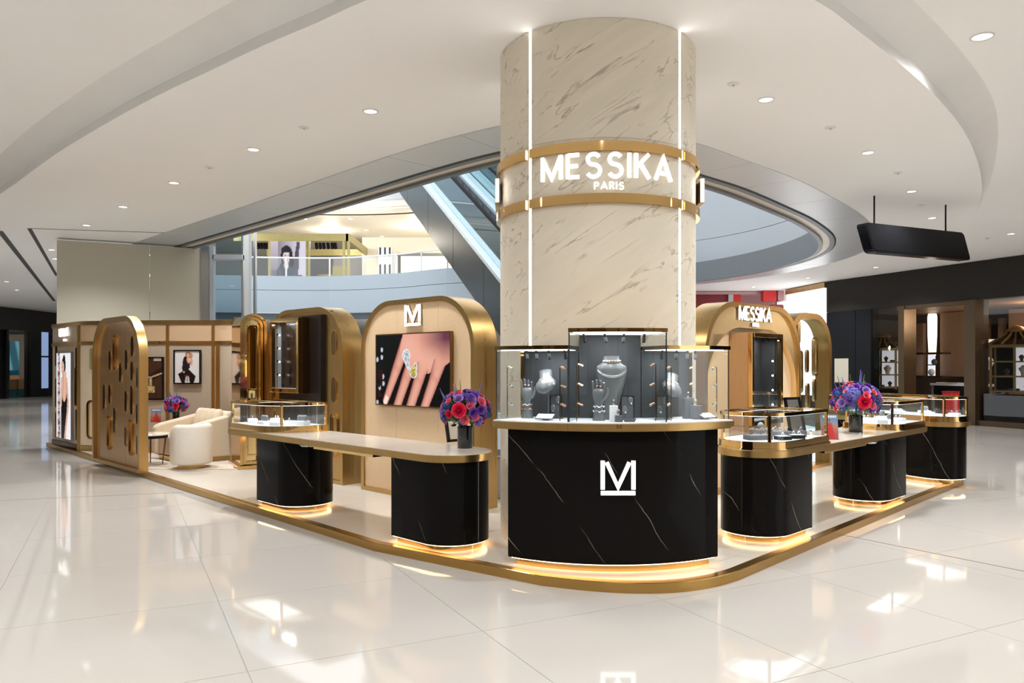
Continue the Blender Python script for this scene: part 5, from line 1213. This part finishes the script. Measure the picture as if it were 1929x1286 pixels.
def block(label, u, r, w_, d_, h_, m, ring=None, rz=0):
    (p, th) = in_case(u, r); t = thing('display_block', label, 'pedestal', (*p, ZD), th+rz)
    MB().box(-w_/2, w_/2, -d_/2, d_/2, 0, h_).build('block', m, t, smooth=False, bevel=.002)
    if ring:
        MB().tube([(.011*math.cos(a_), 0, h_+.024+.011*math.sin(a_)) for a_ in [2*PI*k/14 for k in range(14)]], .0025, 5, closed=True).build('ring', 'rose_gold', t)
        MB().tube([(0, 0, h_), (0, 0, h_+.013)], .003, 6).build('ring_post', 'white_card', t); MB().ball((0, -.003, h_+.036), .006, 6, 5).build('stone', 'diamond', t)
    return t
block('tall white block with a ring beside the silver cuff hand', 1156, 1.18, .052, .045, .105, 'white_card', True)
block('small dark block with earrings before the large bust', 1165.5, 1.215, .050, .04, .042, 'grey_stand', True)
block('tall dark grey block under the tilted neck form', 1296, 1.05, .062, .055, .145, 'grey_stand', True, -.3)
block('short dark grey block beside the taller one', 1311, 1.12, .062, .055, .095, 'grey_stand', True, -.3)
def board(label, u, r, w_, h_, rz=0):
    (p, th) = in_case(u, r); t = thing('earring_board', label, 'display stand', (*p, ZD), th+rz)
    MB().box(-w_/2, w_/2, 0, .006, .01, h_).build('panel', 'grey_stand', t, smooth=False); MB().box(-w_/2-.008, w_/2+.008, -.02, .03, 0, .01).build('base', 'grey_stand', t, smooth=False)
    MB().box(-w_/2, -w_/2+.004, -.008, .006, .01, h_).box(w_/2-.004, w_/2, -.008, .006, .01, h_).box(-w_/2, w_/2, -.008, .006, h_-.004, h_).build('frame', 'black_matte', t, smooth=False)
    for k in (-1, 1):
        MB().ball((k*w_*.22, -.006, h_*.62+.03*k), .021, 12, 7, (.8, .25, 1.2)).build('ear_form', 'silver_form', t)
        MB().ball((k*w_*.22+.004, -.014, h_*.50+.03*k), .0065, 7, 5).build('earring', 'diamond', t)
    return t
board('dark earring board beside the large silver bust', 1182, 1.05, .092, .165)
board('dark earring board behind the price tablet', 1047, .96, .085, .165, .1)
board('dark earring board under the tilted neck form', 1247, 1.08, .085, .165, -.1)
for u_, lab in ((1027, 'white price tablet on the case floor before the fine-chain neck form'), (1331, 'white price tablet on the case floor beside the dark blocks')):
    (p, th) = in_case(u_, 1.16); t = thing('price_tablet', lab, 'tablet', (*p, ZD), th)
    o = MB().box(-.062, .062, -.035, .035, .0, .006).build('tray', 'grey_stand', t, smooth=False); o.location = (0, 0, .022); o.rotation_euler = (.42, 0, 0)
    o2 = MB().box(-.058, .058, -.031, .031, .0062, .0075).build('card', 'white_card', o, smooth=False)
    MB().box(-.02, .02, 0, .03, 0, .024).build('support', 'grey_stand', t, smooth=False)
for u_, w_, lab in ((1186, .07, 'small dark name plate before the earring board'),):
    (p, th) = in_case(u_, 1.215)
    tag(MB().box(-w_/2, w_/2, -.008, .008, 0, .022).build('name_plate', 'grey_stand', smooth=False, bevel=.001), lab, 'name plate').location = (*p, ZD)

# ================================================================== TRAYS AND RINGS IN THE LOW TABLE CASES
def tray(T, rz, x, y, w_, d_, h_, label, m='grey_stand', rings=2, yaw=0, z0=.712+.0605, group=None, kind='ring'):
    c = rot2((x, y), rz, T); t = thing('jewellery_tray', label, 'tray', (*c, P+z0), rz+yaw, group)
    MB().box(-w_/2, w_/2, -d_/2, d_/2, 0, h_).build('base', m, t, smooth=False, bevel=.004)
    MB().box(-w_/2+.006, w_/2-.006, -d_/2+.006, d_/2-.006, h_, h_+.003).build('pad', 'white_card' if m != 'grey_stand' else 'silver_form', t, smooth=False)
    for k in range(rings):
        xx = (k-(rings-1)/2)*w_/(rings+.3)
        if kind == 'ring':
            MB().tube([(xx+.011*math.cos(a_), 0, h_+.014+.011*math.sin(a_)) for a_ in [2*PI*q_/12 for q_ in range(12)]], .0024, 5, closed=True).build('ring', 'diamond', t); MB().ball((xx, 0, h_+.028), .0055, 6, 4).build('stone', 'diamond', t)
        elif kind == 'bangle':
            MB().tube([(xx+.026*math.cos(a_), 0, h_+.028+.028*math.sin(a_)) for a_ in [2*PI*q_/18 for q_ in range(18)]], .0032, 5, closed=True).build('bangle', 'gold_polished', t)
        else:
            MB().ball((xx, 0, h_+.03), .03, 10, 7, (1, .5, 1)).build('bust', 'silver_form', t)
    return t
LAB = 'in the round-ended table case'
tray(RTC, R45, -HL_+.28, -.02, .20, .12, .035, 'dark tray with two gold bangles '+LAB, rings=2, kind='bangle', yaw=-.6)
tray(RTC, R45, -HL_+.40, -.17, .11, .09, .028, 'small pale-topped tray with one ring '+LAB, 'black_matte', 1, -.5)
tray(RTC, R45, -HL_+.52, .08, .16, .12, .06, 'raised dark block with a draped grey bust '+LAB, rings=1, kind='bust', yaw=-.6)
tray(RTC, R45, -HL_+.58, -.20, .11, .08, .028, 'small pale-topped tray beside the case post '+LAB, 'black_matte', 2, -.7)
tray(RTC, R45, -HL_+.74, .02, .18, .12, .035, 'dark tray of rings behind the small trays '+LAB, rings=3, yaw=-.7)
tray(RTC, R45, -HL_+.70, -.16, .13, .07, .02, 'thin dark tray along the front pane '+LAB, rings=1, yaw=-.2)
tray(RTC, R45, -HL_+.88, .16, .15, .10, .03, 'dark tray near the folded mirror '+LAB, rings=2, yaw=-.7)
tray(RTC, R45, -HL_+.92, -.08, .08, .06, .035, 'small rounded dark block at the case end '+LAB, rings=1, yaw=-.4)
k = 0
for T, rz, xs, n, lab in ((RTC, R45, (HL_-.74, HL_-.18), 6, 'white tray of jewels in the low case behind the flowers'), (T3, A3, (-.68, .68), 8, 'white tray of jewels in the long case at the podium corner'), (LTC, -R45, (-HL_+.15, -HL_+.8), 6, 'white tray of jewels in the low case before the wall screen')):
    for i in range(n):
        x = xs[0]+(xs[1]-xs[0])*i/(n-1); y = (.10 if i % 2 else -.10)
        nm_ = ('white tray with one ring', 'white tray with two rings', 'white tray with three small grey busts')[i % 3]
        tray(T, rz, x, y, .12, .10, .02+.02*hsh(i, n), lab.replace('white tray of jewels', nm_), 'white_deck', 1+i % 3, random.uniform(-.5, .5), group=lab.replace('tray', 'trays', 1), kind='bust' if i % 3 == 2 else 'ring')

# ================================================================== FLOWERS
def petal_ring(mb, c, r, h, n, tilt, off, cup=.5, axis=None):
    for k in range(n):
        a = off+2*PI*k/n; ca_, sa_ = math.cos(a), math.sin(a)
        def P3(u_, v_):                     # u across, v along
            rr = .25*r+v_*r*math.sin(tilt); zz = v_*h*math.cos(tilt)-cup*r*v_*v_*math.sin(tilt)*.4+.12*r*u_*u_
            wdt = r*.95*(.42+1.45*v_-1.12*v_*v_); x_, y_ = rr-.18*r*u_*u_, u_*wdt
            return (c[0]+ca_*x_-sa_*y_, c[1]+sa_*x_+ca_*y_, c[2]+zz)
        vs = [P3(u_, v_) for v_ in (0, .4, .75, 1) for u_ in (-1, 0, 1)]
        mb.add(vs, [(q*3+i, q*3+i+1, q*3+4+i, q*3+3+i) for q in range(3) for i in range(2)])
def rose_mesh(r):
    mb = MB()
    mb.ball((0, 0, r*.35), r*.3, 8, 6, (1, 1, 1.3))
    for n, s_, tl, of in ((3, .45, .25, 0), (4, .6, .5, .5), (5, .8, .8, .2), (6, 1.0, 1.1, .7)): petal_ring(mb, (0, 0, 0), r*s_, r*1.05, n, tl, of)
    return mb
def ruffle_mesh(r):
    mb = MB()
    for n, s_, tl, of in ((5, .5, .3, 0), (6, .75, .7, .4), (7, 1.0, 1.15, .2)): petal_ring(mb, (0, 0, 0), r*s_, r*.8, n, tl, of, cup=-.3)
    return mb
def cluster_mesh(r, n, fs, seed):
    mb = MB(); rnd = random.Random(seed)
    for k in range(n):
        z = 1-1.55*(k+.5)/n; a = k*2.399; rr = math.sqrt(max(0, 1-z*z)); p = Vector((rr*math.cos(a), rr*math.sin(a), z))*r*rnd.uniform(.85, 1.08)
        d = p.normalized(); s1 = d.orthogonal().normalized(); s2 = d.cross(s1)
        for q in range(4):
            b_ = q*PI/2+rnd.random(); e1 = (s1*math.cos(b_)+s2*math.sin(b_))*fs; e2 = (s1*math.cos(b_+PI/2)+s2*math.sin(b_+PI/2))*fs*.55
            mb.add([p, p+e1*.6+e2*.6+d*fs*.2, p+e1*1.1+d*fs*.1, p+e1*.6-e2*.6+d*fs*.2], [(0, 1, 2, 3)])
    return mb
def leaf_mesh(l, w_):
    return MB().add([(0, 0, 0), (l*.35, w_, l*.04), (l*.35, 0, -.02*l), (l*.35, -w_, l*.04), (l*.7, w_*.7, l*.02), (l*.7, 0, -.01*l), (l*.7, -w_*.7, l*.02), (l, 0, -.03*l)], [(0, 2, 1), (0, 3, 2), (1, 2, 5, 4), (2, 3, 6, 5), (4, 5, 7), (5, 6, 7)])
def aim(d):
    return Vector((0, 0, 1)).rotation_difference(Vector(d).normalized()).to_euler()
FM = {}
def fl(name, key, fn, m, parent, loc, d, s_=1):
    if (name, key) not in FM: FM[(name, key)] = fn().build(name, m, parent); o = FM[(name, key)]
    else:
        o = FM[(name, key)].copy(); COL.objects.link(o); o.parent = parent
    o.location = loc; o.rotation_euler = aim(d); o.scale = (s_, s_, s_); return o
def bouquet(label, vlabel, loc, face, rose_dirs, R=.17, vr=.058, vh=.165, seed=1, main=None):
    """vase with flowers; face = direction the best side looks to"""
    rnd = random.Random(seed)
    v = thing('flower_vase', vlabel, 'vase', loc)
    MB().lathe([(vr*.96, 0), (vr, .006), (vr, vh-.004), (vr-.004, vh), (vr-.006, vh-.004), (vr-.006, vh-.03), (.0001, vh-.03)], 28).build('body', 'vase', v)
    MB().lathe([(vr*.98, -.0), (vr*1.01, .002), (vr*1.01, .007)], 28).build('base_ring', 'chrome', v)
    b = thing('flower_bouquet', label, 'flowers', (loc[0], loc[1], loc[2]+vh-.028))
    C = Vector((0, 0, R*.82)); fa = math.atan2(face[1], face[0])
    def spot(az, el, k=1.0):
        d = Vector((math.cos(fa+az)*math.cos(el), math.sin(fa+az)*math.cos(el), math.sin(el))); return C+Vector((d.x*R*1.02, d.y*R*1.02, d.z*R*.86))*k, d
    for k in range(15):
        p, d = spot(rnd.uniform(0, 2*PI), rnd.uniform(-.4, 1.3), .9); q = Vector((rnd.uniform(-.02, .02), rnd.uniform(-.02, .02), 0))
        MB().tube([q, q.lerp(p, .5)+Vector((0, 0, .02)), p], .003, 5).build('stem', 'stem', b)
    fol = MB()
    for k in range(150):
        p, d = spot(rnd.uniform(0, 2*PI), rnd.uniform(-.8, 1.5), rnd.uniform(.25, .82)); fol.add([tuple(Matrix.Translation(p) @ aim(d+Vector((rnd.uniform(-1, 1), rnd.uniform(-1, 1), rnd.uniform(-1, 1)))).to_matrix().to_4x4() @ Vector(q)) for q in ((-.018, 0, 0), (.018, 0, 0), (.014, 0, .05), (-.014, 0, .05))], [(0, 1, 2, 3)])
    fo = fol.build('foliage', 'leaf', b, smooth=False); fo['kind'] = 'stuff'
    for k in range(44):
        p, d = spot(rnd.uniform(0, 2*PI), rnd.uniform(-.75, 1.4), rnd.uniform(.6, .98)); d2 = (d+Vector((rnd.uniform(-1, 1), rnd.uniform(-1, 1), rnd.uniform(-.4, .8)))*.8)
        o = fl('leaf', k % 2, lambda: leaf_mesh(.055, .014).moved(Matrix.Rotation(-PI/2, 4, 'Y')), 'leaf' if k % 2 else 'leaf_grey', b, p, d2, rnd.uniform(.7, 1.25))
    for az, el, s_ in rose_dirs:
        p, d = spot(az, el, .92); fl('rose', 0, lambda: rose_mesh(.042), 'rose', b, p, d, s_)
    kinds = (('violet_bloom', 'violet', lambda: ruffle_mesh(.034)), ('lilac_bloom', 'lilac', lambda: ruffle_mesh(.032)), ('coral_carnation', 'coral', lambda: ruffle_mesh(.030)), ('blue_cluster', 'blue_flower', lambda: cluster_mesh(.028, 22, .013, 3)), ('lavender_cluster', 'lavender_blue', lambda: cluster_mesh(.03, 26, .013, 5)))
    seq = [3, 0, 2, 1, 2, 3, 0, 1, 2, 0, 3, 2, 1, 4]; n = 88
    for k in range(n):
        az = k*2.399+rnd.uniform(-.2, .2); el = math.asin(-.5+1.48*(k+.5)/n); kd = kinds[seq[k % len(seq)]]
        if any(abs(((az-a+PI) % (2*PI))-PI) < .38 and abs(el-e) < .34 for a, e, s_ in rose_dirs): continue
        p, d = spot(az, el, rnd.uniform(.88, 1.04)); fl(kd[0], 0, kd[2], kd[1], b, p, d, rnd.uniform(.85, 1.25))
    if main:
        p, d = spot(*main, .88); fl(*('hydrangea', 0, lambda: cluster_mesh(.07, 120, .014, 9), 'lavender_blue', b), p, d, 1)
    for k in range(9):
        p, d = spot(rnd.uniform(0, 2*PI), rnd.uniform(.3, 1.3), 1.0); tip = p+d*.05+Vector((0, 0, rnd.uniform(.03, .09)))
        MB().tube([p*.6+C*.4, p, tip], [.003, .006, .002], 6).build('flower_spike', 'stem' if k % 2 else 'lavender_blue', b)
    return b
c = at(876, 845, P+.712); bouquet('mixed blue, violet and red bouquet with one rose on the long table', 'black glass vase at the rounded end of the long table', (*c, P+.7125), (-.15, -1), [(-.05, .12, 1.25), (-.6, -.1, .7)], seed=3, R=.175, vr=.060, vh=.175)
c = at(1612, 815, P+.712); bouquet('purple and red bouquet with a rose beside the low glass case', 'black vase standing between the two low glass cases', (*c, P+.7125), (-.4, -1), [(.35, .0, 1.4)], seed=5, R=.20, vr=.064, vh=.17, main=(-.15, .42))

# ================================================================== SMALL THINGS ON THE TABLES
def stand_frame(label, loc, rz, w_, h_, lean=-.22, mirror=True):
    t = thing('standing_mirror', label, 'mirror', loc, rz)
    o = MB().box(-w_/2, -w_/2+.022, -.012, .012, 0, h_).box(w_/2-.022, w_/2, -.012, .012, 0, h_).box(-w_/2, w_/2, -.012, .012, 0, .022).box(-w_/2, w_/2, -.012, .012, h_-.022, h_).build('frame', 'black_gloss', t, smooth=False)
    o.rotation_euler = (lean, 0, 0)
    MB().box(-w_/2+.02, w_/2-.02, -.004, .006, .02, h_-.02).build('mirror', 'chrome', o, smooth=False)
    MB().add([(-.02, .012, h_*.75), (.02, .012, h_*.75), (.02, .0-lean*h_*.9+.06, .004), (-.02, .0-lean*h_*.9+.06, .004)], [(0, 1, 2, 3)]).build('easel_leg', 'black_matte', t, smooth=False)
    return t
c = at(858, 832, P+.712); stand_frame('small black-framed mirror leaning behind the vase', (*c, P+.713), D(40), .16, .20)
c = rot2((-HL_+1.42, .17), R45, RTC); stand_frame('tall black-framed mirror standing beside the round-ended case', (*c, P+.713), D(28), .20, .36)
def cover(x, y):
    c = mixc(lin(150, 160, 175), lin(92, 120, 160), y) if y > .62 else mixc(lin(170, 60, 60), lin(186, 150, 130), y)
    if inpoly(x, y, [(.30, .05), (.28, .30), (.42, .58), (.46, .68), (.60, .66), (.66, .5), (.80, .2), (.82, .05)]): c = lin(196, 40, 42)
    if ((x-.5)/.07)**2+((y-.76)/.06)**2 < 1: c = lin(120, 76, 60)
    if seg(x, y, (.45, .66), (.36, .40), .03, .03)[0] < 0 or seg(x, y, (.6, .64), (.7, .42), .03, .03)[0] < 0: c = lin(150, 92, 70)
    if .88 < y < .96 and .1 < x < .92 and (int(x*28) % 4) < 3: c = lin(225, 228, 232)
    return c
def brochure(label, loc, rz, w_=.15, h_=.21):
    t = thing('brochure', label, 'brochure', loc, rz)
    o = MB().box(-w_/2, w_/2, 0, .012, 0, h_).build('pages', 'white_card', t, smooth=False); o.rotation_euler = (-.20, 0, 0)
    picture('cover_print', o, w_, h_, 28, 36, cover, 'print', (-w_/2, -.001, 0))
    s_ = MB().box(-w_/2-.005, w_/2+.005, -.004, -.002, 0, h_*.5).box(-w_/2-.005, w_/2+.005, -.03, .05, 0, .003).build('clear_holder', 'glass_clear', t, smooth=False)
    return t
c = rot2((-HL_+1.30, -.17), R45, RTC); brochure('brochure with a red cover standing on the long table by the glass case', (*c, P+.7125), D(-12), .14, .22)

# ================================================================== LOUNGE
rug = MB().prism([(-4.75, 10.05), (-3.62, 10.02), (-4.15, 11.4), (-4.7, 11.88), (-5.9, 11.9), (-6.25, 11.75)], P+.0005, P+.010).build('rug', 'rug', smooth=False); tag(rug, 'pale mottled carpet under the lounge chairs', 'carpet')
def shell(a0, a1, r0, r1, z0, ztop, n=28, sq=1.0):
    """upholstered tub wall; ztop(a) gives the height of its edge"""
    mb = MB(); vs = []; prof = 7
    for i in range(n+1):
        a = a0+(a1-a0)*i/n; zt = ztop(a); ca_, sa_ = math.cos(a), math.sin(a)*sq; rm = (r0+r1)/2; hw = (r1-r0)/2
        for r_, z_ in ((r0, z0), (r1-.02, z0), (r1, z0+.03), (r1, zt-hw), (rm+hw*.7, zt-hw*.28), (rm, zt), (rm-hw*.7, zt-hw*.28), (r0, zt-hw)): vs.append((r_*ca_, r_*sa_, z_))
    k = 8
    fs = [(i*k+q, (i+1)*k+q, (i+1)*k+(q+1) % k, i*k+(q+1) % k) for i in range(n) for q in range(k)]
    fs += [tuple(range(k)), tuple(range(n*k, n*k+k))[::-1]]
    return mb.add(vs, fs)
bc = thing('barrel_chair', 'white boucle barrel chair on a gold ring base', 'chair', (-4.25, 10.20, P+.010), D(150))
def bz(a):
    d = abs(((a+PI) % (2*PI))-PI); return .58-.16*max(0, 1-max(0, d-.55)/1.0) if d < 1.55 else .58
shell(D(48), D(312), .17, .265, .055, bz, 36).build('tub_back', 'boucle_white', bc, ang=1.2)
MB().lathe([(.0001, .055), (.19, .055), (.20, .08), (.20, .32), (.18, .36), (.10, .375), (.0001, .378)], 28).build('seat', 'boucle_white', bc, ang=1.2)
MB().prism(rrect(.05, .22, -.15, .15, .05), .06, .31).build('seat_front', 'boucle_white', bc, ang=.5)
MB().lathe([(.17, 0), (.17, .055)], 28).build('base', 'gold_brushed', bc)
so = thing('lounge_sofa', 'cream tufted two-seat sofa on a gold plinth in the lounge corner', 'sofa', (-4.61, 11.06, P+.010), D(226)); so.scale = (.9, .9, .9)
def cush(x0, x1, y0, y1, z0, z1, r, nm, m='boucle', parent=so): return MB().prism(rrect(x0, x1, y0, y1, r, 6), z0, z1).build(nm, m, parent, bevel=.03, ang=.8)
# local: +x is the way it faces, y along its width
cush(-.34, .36, -.42, .42, .09, .40, .10, 'seat')
for s_ in (-1, 1):
    mb = MB(); y0, y1 = sorted((s_*.42, s_*.56))
    mb.prism_y([(-.42, .07), (.36, .07), (.40, .12), (.40, .50), (.34, .56), (-.30, .70), (-.42, .72)], y0, y1).build('arm', 'boucle', so, bevel=.045, ang=.9)
MB().prism_y([(-.50, .07), (-.34, .07), (-.30, .60), (-.34, .74), (-.42, .78), (-.50, .74)], -.56, .56).build('back', 'boucle', so, bevel=.04, ang=.9)
for k in range(4):
    y = -.315+k*.21
    loft([(.38, .05, .095, -.22, y), (.44, .085, .105, -.23, y), (.62, .075, .104, -.26, y), (.76, .06, .098, -.30, y), (.80, .03, .07, -.31, y)], 16).build('back_cushion', 'boucle', so, ang=1.2)
    for q in range(2): MB().ball((-.145-q*.03, y, .52+q*.12), .008, 6, 4).build('tuft_button', 'boucle', so)
MB().prism(rrect(-.44, .32, -.50, .50, .05), 0, .07).build('plinth', 'gold_brushed', so)
ct = thing('coffee_table', 'round stone-topped coffee table on slender wooden legs', 'table', (-4.95, 10.50, P+.010), 0); ct.scale = (.69, .69, .80)
MB().lathe([(.0001, .50), (.36, .50), (.375, .51), (.375, .522), (.365, .53), (.0001, .53)], 36).build('table_top', 'cream_stone', ct)
MB().lathe([(.30, .455), (.345, .455), (.345, .50), (.30, .50)], 36).build('apron', 'black_matte', ct)
for k in range(4):
    a = D(20+90*k); MB().tube([(.24*math.cos(a), .24*math.sin(a), .0), (.30*math.cos(a), .30*math.sin(a), .46)], [.011, .019], 8).build('leg', 'walnut', ct)
stb = thing('side_table', 'small gold side table against the lounge wall', 'table', (-5.18, 11.68, P+.010), 0)
MB().lathe([(.0001, .46), (.19, .46), (.195, .47), (.195, .49), (.0001, .495)], 28).build('table_top', 'gold_brushed', stb)
MB().box(-.14, -.11, -.10, .10, 0, .46).box(.11, .14, -.10, .10, 0, .46).build('leg_frame', 'gold_brushed', stb, smooth=False); MB().box(-.14, .14, -.10, .10, 0, .02).build('foot_plate', 'gold_brushed', stb, smooth=False)
bouquet('small red and violet bouquet on the lounge side table', 'black vase on the lounge side table', (-5.10, 11.68, P+.505), (.2, -1), [(.2, .05, 1.0), (-.7, .25, .8)], seed=9, R=.15, vr=.05, vh=.15)
brochure('brochure with a red cover on the lounge side table', (-5.36, 11.58, P+.5055), D(10), .15, .20)
